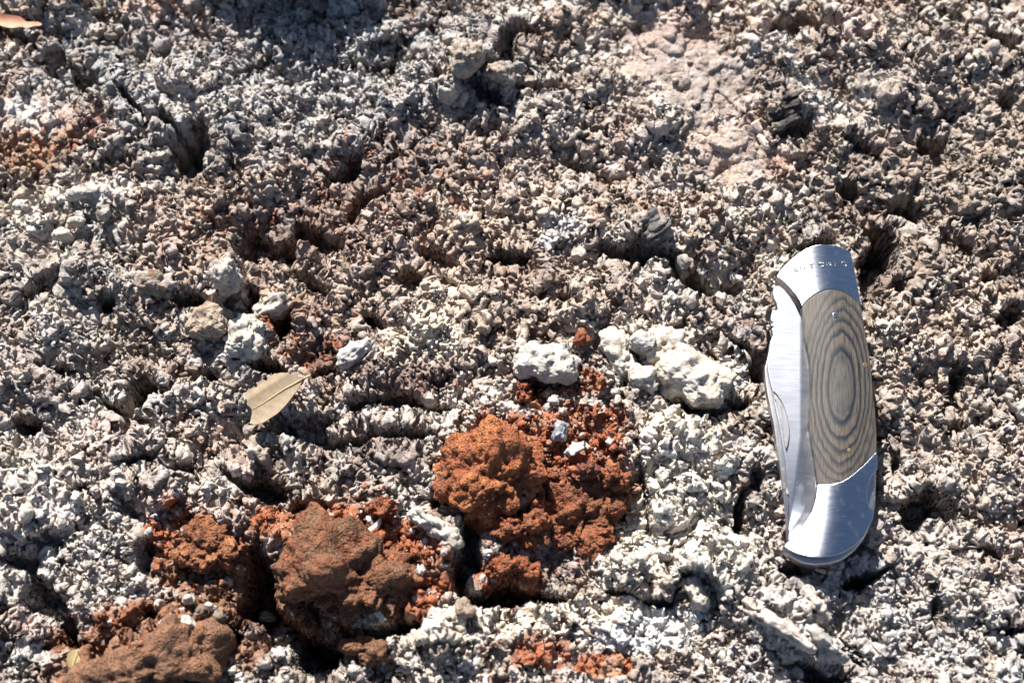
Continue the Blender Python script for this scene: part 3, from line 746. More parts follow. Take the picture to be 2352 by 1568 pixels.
def seg(u0, v0, u1, v1, zl0, zl1, n=7, wob=.3):
    x0, y0 = at(u0, v0); x1, y1 = at(u1, v1)
    z0 = ground_hi(float(x0), float(y0), 1.5) + zl0; z1 = ground_hi(float(x1), float(y1), 1.5) + zl1
    x0, y0 = at(u0, v0, z0); x1, y1 = at(u1, v1, z1)
    return [(float(x0 + (x1 - x0) * t) + random.uniform(-wob, wob), float(y0 + (y1 - y0) * t) + random.uniform(-wob, wob), z0 + (z1 - z0) * t + random.uniform(-wob, wob) * .5) for t in np.linspace(0, 1, n)]
G = 'pale stick pieces by the charcoal'
tube('stick', seg(1732, 279, 1748, 306, .8, .8, 5, .15), [1.6, 1.8, 1.7, 1.6, 1.2], (.6, .47, .40), M_CHALK, 'upper pale pink stick piece left of the black charcoal lump', 'stick', group=G)
tube('stick', seg(1742, 309, 1766, 345, .8, .3, 6, .15), [1.0, 1.3, 1.4, 1.4, 1.3, .9], (.62, .53, .46), M_CHALK, 'lower pale stick piece below the upper one, left of the black charcoal lump', 'stick', group=G)
tube('stick', seg(264, 527, 276, 560, 1.2, .6, 6, .25), [.8, .9, .9, 1.0, .9, .6], (.66, .62, .58), M_CHALK, 'short white twig piece at the left, right of the pale flat chips', 'stick')
stone('wood_chip', 1323, 1030, 26, 10, 2.4, -34, ((.66, .62, .56), (.45, .42, .38), .35), 'striated', 'white slanting wood chip on the red earth', 'wood chip', 4, 1.1, boxy=.55)
stone('wood_chip', 1287, 989, 22, 15, 2.6, -82, ((.36, .36, .37), (.22, .22, .22), .4), 'striated', 'short grey upright wood chip on the red earth', 'wood chip', 4, 1.0, boxy=.5)
tube('wood_chip', seg(848, 1230, 875, 1190, 2.4, 3.2, 8, .35), [.5, .9, 1.1, 1.2, 1.0, .9, .8, .3], (.78, .75, .70), M_CHALK, 'longer white splinter on the big brown mound', 'wood chip', flat=.5, ragged=.3)
tube('wood_chip', seg(842, 1186, 858, 1206, 2.6, 2.6, 6, .3), [.3, .7, .9, .8, .7, .3], (.78, .75, .70), M_CHALK, 'tiny white splinter left of the longer splinter on the mound', 'wood chip', flat=.5, ragged=.3)
tube('grass_stem', seg(1119, 1380, 1105, 1414, 2.5, 2.0, 6, .1), [.16] * 6, (.10, .07, .045), M_CHALK, 'dark thin stem right of the small greyish pebble', 'grass stem', sides=5)
tube('grass_stem', seg(700, 1555, 752, 1508, 3, 3, 8, .3), [.2] * 8, (.28, .19, .11), M_CHALK, 'brown bent stem at the bottom edge left of centre', 'grass stem', sides=5)
tube('grass_stem', seg(1327, 672, 1345, 655, 2.5, 3.2, 5, .15), [.16] * 5, (.07, .05, .04), M_CHALK, 'tiny black stem on the pale crust above the grey white stone', 'grass stem', sides=5)
tube('grass_stem', seg(486, 1110, 470, 1090, 2.0, 2.5, 5, .1), [.16] * 5, (.5, .42, .3), M_CHALK, 'short straw coloured stem in the crust below the leaf', 'grass stem', sides=5)

# ------------------------------------------------------------------ plates cut from an outline
def resample(pts, step, closed=True, smooth_it=2):
    p = np.array(pts, float)
    if closed: p = np.vstack([p, p[:1]])
    d = np.concatenate([[0], np.cumsum(np.hypot(*np.diff(p, axis=0).T))])
    n = max(8, int(d[-1] / step))
    t = np.linspace(0, d[-1], n + 1)
    q = np.stack([np.interp(t, d, p[:, 0]), np.interp(t, d, p[:, 1])], -1)
    if closed:
        q = q[:-1]
        for _ in range(smooth_it): q = (np.roll(q, 1, 0) + 2 * q + np.roll(q, -1, 0)) / 4
    return q
def plate(name, outline, ztop, zbot, plane, mat, parent, org, spacing=3.2, bevel=.5, extra=None, step=2.5, sm=2):
    """outline in picture units; ztop(u, v) in mm; side walls down to zbot; rounded top edge of width bevel (mm)"""
    q = resample(outline, step, True, sm)
    ar = np.sum(q[:, 0] * np.roll(q[:, 1], -1) - np.roll(q[:, 0], -1) * q[:, 1])
    if ar < 0: q = q[::-1]
    g0, g1 = q.min(0), q.max(0)
    gu, gv = np.meshgrid(np.arange(g0[0], g1[0], spacing), np.arange(g0[1], g1[1], spacing))
    gu, gv = gu.ravel(), gv.ravel()
    dd = poly_dist(gu, gv, [tuple(x) for x in q])
    keep = dd < -max(1.2, spacing * .45)
    # inset rings for the rounded edge
    tan = np.roll(q, -1, 0) - np.roll(q, 1, 0); tan /= np.linalg.norm(tan, axis=1)[:, None] + 1e-9
    nin = np.stack([-tan[:, 1], tan[:, 0]], -1)
    bw = bevel / mm_per_u(900)
    pts = [q]
    for f in (.25, .6, 1.1):
        r = q + nin * bw * f
        dr = poly_dist(r[:, 0], r[:, 1], [tuple(x) for x in q])
        pts.append(r[(dr < -bw * f * .9)])
    inner = np.stack([gu[keep], gv[keep]], -1)
    di = dd[keep]
    pts.append(inner[di < -bw * 1.3])
    allp = np.vstack(pts)
    n0 = len(q)
    res = delaunay_2d_cdt([Vector(p) for p in allp], [(i, (i + 1) % n0) for i in range(n0)], [], 1, 1e-5)
    vs = np.array([tuple(v) for v in res[0]]); tris = [tuple(f) for f in res[2]]
    d = -poly_dist(vs[:, 0], vs[:, 1], [tuple(x) for x in q])
    d = np.maximum(0, d) * mm_per_u(900)
    t = np.clip(d / bevel, 0, 1)
    z = ztop(vs[:, 0], vs[:, 1]) - bevel * (1 - np.sqrt(1 - (1 - t) ** 2))
    x, y = at(vs[:, 0], vs[:, 1], plane)
    V = [((a - org[0]) * MM, (b - org[1]) * MM, (c - org[2]) * MM) for a, b, c in zip(x, y, z)]
    top_n = len(V)
    F = []
    for f in tris:
        p = [vs[i] for i in f]
        A = sum(p[i][0] * p[(i + 1) % len(p)][1] - p[(i + 1) % len(p)][0] * p[i][1] for i in range(len(p)))
        F.append(f if A < 0 else f[::-1])
    # walls with their own vertices
    bx, by = at(q[:, 0], q[:, 1], plane); bz = ztop(q[:, 0], q[:, 1]) - bevel
    zb = zbot(q[:, 0], q[:, 1]) if callable(zbot) else np.full(n0, zbot)
    b0 = len(V)
    for i in range(n0): V.append(((bx[i] - org[0]) * MM, (by[i] - org[1]) * MM, (bz[i] - org[2]) * MM))
    for i in range(n0): V.append(((bx[i] - org[0]) * MM, (by[i] - org[1]) * MM, (zb[i] - org[2]) * MM))
    for i in range(n0):
        j = (i + 1) % n0
        F.append((b0 + i, b0 + n0 + i, b0 + n0 + j, b0 + j))
    me = bpy.data.meshes.new(name); me.from_pydata(V, [], F); me.update()
    bmx = bmesh.new(); bmx.from_mesh(me); bmesh.ops.recalc_face_normals(bmx, faces=bmx.faces)
    if sum(f.normal.z * f.calc_area() for f in bmx.faces) < 0: bmesh.ops.reverse_faces(bmx, faces=bmx.faces)
    bmx.to_mesh(me); bmx.free()
    smooth(me)
    uvw = np.zeros((len(V), 3), np.float32); uvw[:top_n, :2] = vs; uvw[b0:b0 + n0, :2] = q; uvw[b0 + n0:, :2] = q
    a = me.attributes.new('flatpos', 'FLOAT_VECTOR', 'POINT'); a.data.foreach_set('vector', uvw.ravel())
    return link(name, me, mat, parent)

# ================================================================== LEAVES
def leaf_material(name, c1, c2, spec=.3):
    m = bpy.data.materials.new(name); t, b, L = nodes(m)
    at_ = N(t, 'ShaderNodeAttribute', attribute_name='flatpos')
    n1 = noise(t, at_.outputs['Vector'], .05, 5, .6); n2 = noise(t, at_.outputs['Vector'], .8, 3, .6)
    c = ramp(t, n1.outputs[0], [(.35, c1), (.65, c2)])
    g = ramp(t, n2.outputs[0], [(.3, (.86,) * 3), (.7, (1.1,) * 3)])
    L(mix_color(t, 'MULTIPLY', 1.0, c, g), b.inputs['Base Color'])
    b.inputs['Roughness'].default_value = .55; b.inputs['Specular IOR Level'].default_value = spec
    bp = N(t, 'ShaderNodeBump'); bp.inputs['Distance'].default_value = .00012
    L(n2.outputs[0], bp.inputs['Height']); L(bp.outputs[0], b.inputs['Normal'])
    return m
M_LEAF = leaf_material('dry_tan_leaf', (.185, .135, .08), (.245, .185, .118))
M_RIB = leaf_material('leaf_rib', (.30, .22, .12), (.36, .27, .15))
M_LEAF2 = leaf_material('dry_olive_leaf', (.30, .24, .12), (.42, .33, .17))
M_LEAF3 = leaf_material('dry_orange_leaf', (.40, .15, .08), (.46, .24, .16))

def r6(x, y): return (530.9 + x * .1215, 816.7 + y * .1215)
lo = [r6(*p) for p in [(1310, 470), (1240, 400), (1100, 345), (950, 320), (800, 345), (690, 390), (670, 468), (590, 440), (500, 490), (488, 580), (400, 590), (300, 640), (250, 790), (300, 840), (288, 920),
                       (375, 980), (388, 1080), (352, 1280), (450, 1312), (600, 1285), (720, 1212), (900, 1095), (1050, 940), (1200, 740), (1290, 620), (1335, 510)]]
mid = [r6(*p) for p in [(1345, 455), (1200, 540), (1000, 640), (800, 770), (600, 900), (385, 1012)]]
LU, LV = 626, 915
lx, ly = [float(w) for w in at(LU, LV)]
lz = max(ground_hi(lx, ly, 8), ground_hi(lx, ly, 4), ground_hi(lx + 4, ly + 6, 4)) + 8.2
leaf = bpy.data.objects.new('fallen_leaf', None); COL.objects.link(leaf); leaf.empty_display_size = .005
lx, ly = [float(w) for w in at(LU, LV, lz)]
leaf.location = (lx * MM, ly * MM, lz * MM)
tag(leaf, 'large dry tan leaf with a nibbled edge lying left of centre', 'leaf')
mu = np.array(mid)
def rib_d(u, v):
    d = np.full(np.shape(u), 1e9)
    for i in range(len(mu) - 1):
        a, b = mu[i], mu[i + 1]; w = b - a
        t = np.clip(((u - a[0]) * w[0] + (v - a[1]) * w[1]) / (w @ w), 0, 1)
        d = np.minimum(d, np.hypot(u - a[0] - t * w[0], v - a[1] - t * w[1]))
    return d
def leaf_z(u, v):
    d = rib_d(u, v)
    side = (v - LV) + (u - LU) * .62                     # below / above the midrib
    z = lz + .0006 * d * d + .010 * (u - LU) - .0 * side
    z = z - 1.2 * sst(30, 62, -side) * 1.3               # upper margin rolls over
    along = (u - LU) * .8 - (v - LV) * .6
    z = z + .03 * np.sin((along - .55 * d) / 16.0 * 2 * np.pi / 1.6) * sst(2, 10, d)
    return z
blade = plate('leaf_blade', lo, leaf_z, lambda u, v: leaf_z(u, v) - .35, lz, M_LEAF, leaf, (lx, ly, lz), 1.8, .08, step=1.6, sm=1)
mpts = []
for i, p in enumerate(resample(mid + [], 9, False, 0)):
    x, y = at(p[0], p[1], lz); mpts.append((float(x), float(y), float(leaf_z(p[0], p[1])) + .02))
tube('midrib', mpts, list(np.linspace(.42, .16, len(mpts))), (.3, .22, .12), M_RIB, parent=leaf, org=(lx, ly, lz), sides=6)
for vein in ([(980, 640), (900, 545), (770, 470)], [(800, 765), (690, 650), (560, 560)], [(650, 865), (560, 760), (430, 670)], [(500, 935), (430, 870), (370, 825)],
             [(1100, 600), (1080, 760), (1010, 900)], [(880, 720), (860, 900), (780, 1080)], [(660, 860), (640, 1020), (560, 1180)]):
    vp = []
    for (uu_, vv_) in resample([r6(*p) for p in vein], 3, False, 0):
        x, y = at(uu_, vv_, lz); vp.append((float(x), float(y), float(leaf_z(uu_, vv_)) - .02))
    tube('vein', vp, list(np.linspace(.11, .06, len(vp))), (.34, .26, .16), M_RIB, parent=leaf, org=(lx, ly, lz), sides=5)
pt = []
for a, b, dz in [(1345, 455, 0), (1400, 435, .2), (1450, 415, .3), (1500, 398, .1)]:
    u, v = r6(a, b); x, y = at(u, v, lz); pt.append((float(x), float(y), float(leaf_z(*r6(1345, 455))) + dz))
tube('leaf_stalk', pt, [.45, .5, .45, .6], (.3, .22, .12), M_RIB, parent=leaf, org=(lx, ly, lz), sides=6)

def small_leaf(name, outline, lu, lv, zadd, mat, label, zf, cat='leaf', rib=None):
    x, y = [float(w) for w in at(lu, lv)]
    z = ground_hi(x, y, 3) + zadd
    x, y = [float(w) for w in at(lu, lv, z)]
    e = bpy.data.objects.new(name, None); COL.objects.link(e); e.location = (x * MM, y * MM, z * MM); e.empty_display_size = .003
    tag(e, label, cat)
    f = lambda u, v: z + zf(u - lu, v - lv)
    plate('leaf_blade', outline, f, lambda u, v: f(u, v) - .35, z, mat, e, (x, y, z), 1.8, .08, step=1.6, sm=2)
    if rib:
        pp = []
        for (u, v) in resample(rib, 4, False, 0):
            a, b = at(u, v, z); pp.append((float(a), float(b), float(f(u, v)) + .03))
        tube('midrib', pp, [.22] * len(pp), (.2, .15, .09), M_RIB, parent=e, org=(x, y, z), sides=6)
def r5(x, y): return (136 + x * .1736, 1347.6 + y * .1736)
small_leaf('fallen_leaf', [r5(*p) for p in [(190, 830), (260, 810), (345, 830), (350, 880), (310, 960), (270, 1060), (200, 1088), (140, 1060), (115, 970), (140, 880)]], 177, 1512, 3.5, M_LEAF2,
           'small round olive brown leaf in the lower left corner', lambda a, b: -.05 * a + .03 * b * 0 + .002 * a * a, rib=[r5(260, 830), r5(215, 950), r5(180, 1060)])
small_leaf('fallen_leaf', [(-60, 25), (-20, 40), (12, 54), (50, 66), (78, 71), (103, 64), (120, 58), (118, 50), (96, 47), (82, 52), (76, 38), (50, 36), (20, 40), (-10, 28), (-40, 12)] if False else
           [(-60, 30), (-10, 56), (14, 66), (30, 69), (44, 64), (52, 63), (62, 68), (76, 60), (92, 58), (98, 54), (84, 48), (60, 50), (48, 40), (26, 38), (10, 37), (-20, 24), (-60, 8)], 40, 52, 4.5, M_LEAF3,
           'orange curled leaf cut by the left edge in the upper left corner', lambda a, b: .004 * (b) ** 2 - .01 * a)
def r8(x, y): return ((1400 + x * .1701) * .6806, (1950 + y * .1701) * .6806)
small_leaf('straw_piece', [r8(*p) for p in [(1070, 560), (1130, 540), (1195, 525), (1205, 600), (1220, 690), (1235, 760), (1190, 780), (1130, 790), (1100, 700), (1085, 630)]], 1086, 1404, 3.0, M_LEAF,
           'ribbed tan straw piece near the bottom centre', lambda a, b: .12 * np.sin(b * 1.9), 'straw')

# ================================================================== KNIFE
def steel_material(name, base, rough, stretch=(1, 1, 1), streak=.12, dirt=.25, bump=.00001, aniso=0):
    m = bpy.data.materials.new(name); t, b, L = nodes(m)
    tc = N(t, 'ShaderNodeTexCoord')
    mp = N(t, 'ShaderNodeMapping'); mp.inputs['Scale'].default_value = stretch
    mp.inputs['Rotation'].default_value = (0, 0, math.radians(-6))
    L(tc.outputs['Object'], mp.inputs[0])
    n1 = noise(t, mp.outputs[0], 900, 4, .7)
    n2 = noise(t, tc.outputs['Object'], 420, 6, .7)
    n3 = noise(t, tc.outputs['Object'], 60, 3, .5)
    c = ramp(t, n1.outputs[0], [(.3, tuple(x * (1 - streak) for x in base)), (.7, tuple(min(1, x * (1 + streak)) for x in base))])
    dm = ramp(t, n2.outputs[0], [(.56, (0, 0, 0)), (.72, (dirt,) * 3)])
    c = mix_color(t, 'MIX', dm, c, (.42, .34, .26))
    L(c, b.inputs['Base Color'])
    mt = N(t, 'ShaderNodeMath', operation='SUBTRACT'); mt.inputs[0].default_value = 1.0; L(dm, mt.inputs[1]); L(mt.outputs[0], b.inputs['Metallic'])
    rr = N(t, 'ShaderNodeMapRange'); rr.inputs['To Min'].default_value = rough - .06; rr.inputs['To Max'].default_value = rough + .10
    L(n3.outputs[0], rr.inputs[0])
    r2 = N(t, 'ShaderNodeMath', operation='MULTIPLY_ADD'); L(n1.outputs[0], r2.inputs[0]); r2.inputs[1].default_value = .12
    L(rr.outputs[0], r2.inputs[2]); L(r2.outputs[0], b.inputs['Roughness'])
    bp = N(t, 'ShaderNodeBump'); bp.inputs['Distance'].default_value = bump; L(n1.outputs[0], bp.inputs['Height']); L(bp.outputs[0], b.inputs['Normal'])
    if aniso:
        tg = N(t, 'ShaderNodeCombineXYZ'); tg.inputs[0].default_value = .07; tg.inputs[1].default_value = 1.0
        L(tg.outputs[0], b.inputs['Tangent']); b.inputs['Anisotropic'].default_value = aniso
    return m
M_STEEL = steel_material('brushed_steel', (.42, .44, .48), .21, (.12, 1.6, 1), dirt=.10, aniso=.93)
M_BLADE = steel_material('satin_blade_steel', (.42, .435, .465), .37, (.15, 1.6, 1), .06, .2)
M_LINER = steel_material('edge_steel', (.42, .41, .41), .36, (1, .1, 1), .1, .8)
M_BRASS = steel_material('brass', (.26, .20, .11), .45, (1, 1, 1), .05, .2)

def wood_material():
    m = bpy.data.materials.new('laminated_wood'); t, b, L = nodes(m)
    a = N(t, 'ShaderNodeAttribute', attribute_name='flatpos')
    mp = N(t, 'ShaderNodeMapping'); mp.vector_type = 'POINT'
    L(a.outputs['Vector'], mp.inputs[0])
    mp.inputs['Location'].default_value = (-1929 / 31, -892 / 83, 0); mp.inputs['Scale'].default_value = (1 / 31, 1 / 83, 1)
    wn_ = noise(t, mp.outputs[0], 1.1, 2, .5); wn2 = noise(t, mp.outputs[0], 4.5, 3, .6)
    add = N(t, 'ShaderNodeVectorMath', operation='SUBTRACT'); L(wn_.outputs['Color'], add.inputs[0]); add.inputs[1].default_value = (.5, .5, .5)
    sc = N(t, 'ShaderNodeVectorMath', operation='SCALE'); L(add.outputs[0], sc.inputs[0]); sc.inputs[3].default_value = .38
    ad2 = N(t, 'ShaderNodeVectorMath', operation='ADD'); L(mp.outputs[0], ad2.inputs[0]); L(sc.outputs[0], ad2.inputs[1])
    mask = N(t, 'ShaderNodeVectorMath', operation='MULTIPLY'); L(ad2.outputs[0], mask.inputs[0]); mask.inputs[1].default_value = (1, 1, 0)
    ln = N(t, 'ShaderNodeVectorMath', operation='LENGTH'); L(mask.outputs[0], ln.inputs[0])
    jit = N(t, 'ShaderNodeMath', operation='MULTIPLY_ADD'); L(wn2.outputs[0], jit.inputs[0]); jit.inputs[1].default_value = .07; L(ln.outputs['Value'], jit.inputs[2])
    dv = N(t, 'ShaderNodeMath', operation='MULTIPLY'); L(jit.outputs[0], dv.inputs[0]); dv.inputs[1].default_value = .25
    light = (.074, .063, .050); dark = (.009, .013, .020); midc = (.05, .048, .046)
    st = [(0, (.058, .055, .050)), (.15, (.062, .058, .052)), (.21, (.045, .044, .042))]
    for rp, wd, k_ in ((.250, .026, 0), (.372, .018, .0), (.455, .016, .1), (.53, .015, .2), (.605, .014, .3), (.68, .014, .4)):
        dk = tuple(a_ * (1 - k_) + b2_ * k_ for a_, b2_ in zip(dark, light))
        st += [(rp - wd * 1.1, light), (rp - wd * .3, dk), (rp + wd * .3, dk), (rp + wd * 2.2, light)]
    st = st[:31]
    c = ramp(t, dv.outputs[0], st)
    mp2 = N(t, 'ShaderNodeMapping'); L(a.outputs['Vector'], mp2.inputs[0]); mp2.inputs['Scale'].default_value = (.35, .025, 1)
    n2 = noise(t, mp2.outputs[0], 1.0, 4, .7)
    g = ramp(t, n2.outputs[0], [(.34, (.30, .34, .40)), (.5, (1, 1, 1)), (.66, (1.5, 1.42, 1.3))])
    c = mix_color(t, 'MULTIPLY', .95, c, g)
    L(c, b.inputs['Base Color'])
    b.inputs['Roughness'].default_value = .42
    b.inputs['Specular IOR Level'].default_value = .35
    n3 = noise(t, a.outputs['Vector'], .6, 3, .6)
    bp = N(t, 'ShaderNodeBump'); bp.inputs['Distance'].default_value = .00006; L(n3.outputs[0], bp.inputs['Height']); L(bp.outputs[0], b.inputs['Normal'])
    return m
M_WOOD = wood_material()

def z1(x, y): return (1701.5 + x * .26044, 530.9 + y * .26044)
def z2(x, y): return (1701.5 + x * .26044, 918.8 + y * .26044)
KP = 11.0                                   # plane in which the knife's outline is laid out, mm
KO = tuple(float(w) for w in at(1900, 930, KP)) + (3.0,)
knife = bpy.data.objects.new('pocket_knife', None); COL.objects.link(knife); knife.empty_display_size = .01
knife.location = (KO[0] * MM, KO[1] * MM, KO[2] * MM)
tag(knife, 'folded steel pocket knife with a grained grey wood handle', 'knife')
rid_v = [560, 700, 900, 1100, 1200, 1300]; rid_u = [1889, 1912, 1931, 1934, 1921, 1900]
kmm = mm_per_u(930)
def dome(top, k=.030, lim=13):
    def f(u, v):
        off = (u - np.interp(v, rid_v, rid_u)) * kmm
        return top - k * 49 * (np.sqrt(1 + 2 * (off / 7) ** 2) - 1) - .0011 * ((v - 930) * kmm) ** 2 * .35
    return f
TOP = 14.2
topb = [z1(*p) for p in [(316, 388), (350, 335), (400, 283), (450, 240), (500, 205), (550, 176), (600, 156), (650, 144), (700, 138), (800, 140), (870, 152), (930, 172), (966, 192), (985, 280), (1010, 400), (1035, 540), (1056, 668),
                         (1010, 620), (960, 585), (900, 555), (850, 540), (800, 534), (750, 537), (700, 550), (650, 572), (600, 603), (560, 640), (535, 672), (515, 620), (480, 560), (440, 510), (400, 460), (350, 410)]]
wood = [z1(*p) for p in [(537, 676), (562, 642), (602, 606), (652, 575), (702, 553), (752, 540), (800, 537), (850, 543), (900, 558), (960, 588), (1010, 623), (1058, 674), (1085, 850), (1110, 1000), (1135, 1150), (1152, 1340), (1162, 1480)]] + \
       [z2(*p) for p in [(1180, 100), (1192, 280), (1196, 452), (1120, 530), (1060, 592), (1000, 645), (930, 700), (870, 733), (800, 752), (740, 754), (671, 748), (662, 680), (640, 520), (615, 350), (596, 200)]] + \
       [z1(*p) for p in [(618, 1400), (612, 1250), (600, 1120), (575, 1020), (556, 930), (546, 800)]]
botb = [z2(*p) for p in [(1197, 455), (1201, 520), (1200, 610), (1150, 670), (1120, 740), (1104, 830), (1110, 900), (1135, 950), (1176, 975), (1165, 1040), (1130, 1120), (1085, 1200), (1000, 1290), (900, 1350), (800, 1383), (700, 1394), (600, 1385), (500, 1355),
                         (430, 1318), (380, 1280), (410, 1245), (462, 1205), (500, 1152), (570, 1062), (620, 982), (650, 890), (668, 752), (740, 757), (800, 755), (872, 736), (932, 703), (1002, 648), (1062, 595), (1122, 533)]]
frame = [z1(*p) for p in [(325, 390), (400, 290), (500, 212), (600, 162), (700, 144), (870, 158), (960, 196), (1005, 400), (1050, 668), (1105, 1000), (1148, 1340), (1158, 1480)]] + \
        [z2(*p) for p in [(1176, 100), (1192, 450), (1206, 640), (1204, 900), (1176, 1020), (1130, 1150), (1085, 1230), (1010, 1320), (900, 1400), (780, 1436), (660, 1444), (560, 1425), (480, 1380), (400, 1310), (385, 1290), (440, 1235),
                          (520, 1160), (590, 1070), (640, 950), (655, 800), (650, 650), (600, 300)]] + [z1(*p) for p in [(625, 1480), (620, 1300), (600, 1140), (565, 1000), (548, 850), (535, 690), (480, 570), (400, 470)]]
bladep = [z1(*p) for p in [(300, 484), (320, 470), (350, 468), (390, 500), (440, 560), (490, 640), (530, 730), (560, 800), (580, 1000), (640, 1200), (660, 1500)]] + \
         [z2(*p) for p in [(680, 200), (700, 500), (700, 800), (640, 1000), (560, 1110), (470, 1196), (446, 1203), (448, 1000), (450, 850), (430, 750), (410, 560), (380, 400), (345, 200), (300, 0)]] + \
         [z1(*p) for p in [(290, 1400), (262, 1300), (245, 1200), (240, 1120), (258, 1030), (268, 960), (292, 905), (286, 862), (280, 846), (300, 832), (276, 818), (274, 806), (300, 792), (276, 776), (272, 750), (285, 696), (300, 686), (334, 680), (330, 650), (324, 620), (300, 575), (292, 525)]]
edgep = [z1(*p) for p in [(240, 1120), (246, 1200), (263, 1300), (292, 1402)]] + [z2(*p) for p in [(303, 5), (348, 200), (383, 400), (413, 560), (433, 750), (452, 850), (450, 1000), (447, 1204), (438, 1190), (425, 1080), (400, 850), (378, 690), (358, 550), (328, 400), (300, 200), (258, 0)]] + \
        [z1(*p) for p in [(255, 1480), (240, 1400), (226, 1300), (220, 1190)]]
nick = [z1(*p) for p in [(292, 1395), (325, 1430), (360, 1480), (385, 1530)]] + [z2(*p) for p in [(400, 80), (420, 150), (432, 230), (432, 300), (420, 370), (404, 420), (396, 400), (375, 260), (345, 110), (318, 0)]] + [z1(*p) for p in [(300, 1460)]]
plate('handle_frame', frame, lambda u, v: dome(TOP - 2.6, .030)(u, v), 3.2, KP, M_LINER, knife, KO, 4, .6)
tb = plate('top_bolster', topb, dome(TOP), 7, KP, M_STEEL, knife, KO, 2.6, .22, step=2.0, sm=1)
plate('bottom_bolster', botb, dome(TOP), 7, KP, M_STEEL, knife, KO, 2.6, .25, step=2.0, sm=1)
ws = plate('handle_scale', wood, dome(TOP - .12), 7, KP, M_WOOD, knife, KO, 2.6, .18, step=2.0, sm=1)
# the blade folded into the frame; its flat leans a little towards the upper left
BZ = 9.4
def blade_z(u, v):
    right = np.interp(v, [600, 740, 1000, 1230], [1850, 1841, 1841, 1815])
    return BZ + (u - 1800) * .003 - (930 - v) * kmm * .0 - .30 * kmm * np.maximum(0, u - right) - .0030 * (kmm * np.maximum(0, v - 950)) ** 2
plate('blade', bladep, blade_z, 6.5, KP, M_BLADE, knife, KO, 3.5, .12, step=1.6, sm=0)
plate('blade_spine', edgep, lambda u, v: blade_z(u, v) - .5, 5.5, KP, M_LINER, knife, KO, 3.5, .25, step=2.0, sm=1)
def nick_z(u, v): return blade_z(u, v) + .06
plate('nail_groove', nick, nick_z, 10.0, KP, M_LINER, knife, KO, 2.5, .04, step=1.8, sm=1)
# pins
def disc(name, u, v, r, mat, dz=.12):
    n = 24; f = dome(TOP - .12)
    pts = [(u + r * math.cos(2 * math.pi * k / n), v + r * math.sin(2 * math.pi * k / n)) for k in range(n)]
    plate(name, pts, lambda a, b: f(a, b) + dz + .0 * a, 11, KP, mat, knife, KO, 1.6, .1, step=.9, sm=0)
disc('pin', *z1(820, 765), 6.2, M_STEEL, .2)
disc('pin', *z1(1090, 1192), 6.2, M_BRASS, .10)
disc('pin', *z2(940, 460), 4.6, M_BRASS, .10)
# stamped lettering
def letter(ch, u, v, h, rot):
    cu = bpy.data.curves.new('letter', 'FONT'); cu.body = ch; cu.size = h * kmm * 1.35 * MM
    cu.align_x = 'CENTER'; cu.align_y = 'CENTER'
    o = bpy.data.objects.new('tmp', cu); COL.objects.link(o)
    dg = bpy.context.evaluated_depsgraph_get()
    me0 = bpy.data.meshes.new_from_object(o.evaluated_get(dg))
    bpy.data.objects.remove(o)
    bm = bmesh.new(); bm.from_mesh(me0)
    bmesh.ops.remove_doubles(bm, verts=bm.verts, dist=1e-7)
    cx, cy = [float(w) for w in at(u, v, KP)]
    c, s = math.cos(math.radians(rot)), math.sin(math.radians(rot))
    # outline only: a raised rim along the letter's edge
    edges = [e for e in bm.edges if len(e.link_faces) == 1]
    V = []; F = []
    for e in edges:
        a, b2 = e.verts[0].co, e.verts[1].co
        d = (b2 - a); L_ = d.length
        if L_ < 1e-7: continue
        nn = Vector((-d.y, d.x, 0)) / L_ * .14 * MM
        base = len(V)
        for p, side in ((a, 1), (a, -1), (b2, 1), (b2, -1)):
            q = p + nn * side
            X_ = cx + (q.x * c - q.y * s) / MM; Y_ = cy + (q.x * s + q.y * c) / MM
            uu, vv = to_uv(X_, Y_, KP)
            V.append(((X_ - KO[0]) * MM, (Y_ - KO[1]) * MM, (float(dome(TOP)(uu, vv)) - KO[2] + .02) * MM))
        for p in (a, b2):
            X_ = cx + (p.x * c - p.y * s) / MM; Y_ = cy + (p.x * s + p.y * c) / MM
            uu, vv = to_uv(X_, Y_, KP)
            V.append(((X_ - KO[0]) * MM, (Y_ - KO[1]) * MM, (float(dome(TOP)(uu, vv)) - KO[2] + .26) * MM))
        F += [(base, base + 4, base + 5, base + 2), (base + 4, base + 1, base + 3, base + 5)]
    me = bpy.data.meshes.new('letter'); me.from_pydata(V, [], F); me.update()
    bm.free()
    link('letter', me, M_STEEL, knife)
for ch, x, y, rot in [('A', 620, 690, 12), ('N', 775, 655, 9), ('T', 1000, 625, 6), ('O', 1240, 608, 2), ('N', 1430, 590, 0), ('I', 1590, 585, -3), ('O', 1810, 575, -5)]:
    letter(ch, 1769.5 + x * .0926, 558 + y * .0926, 13, rot)

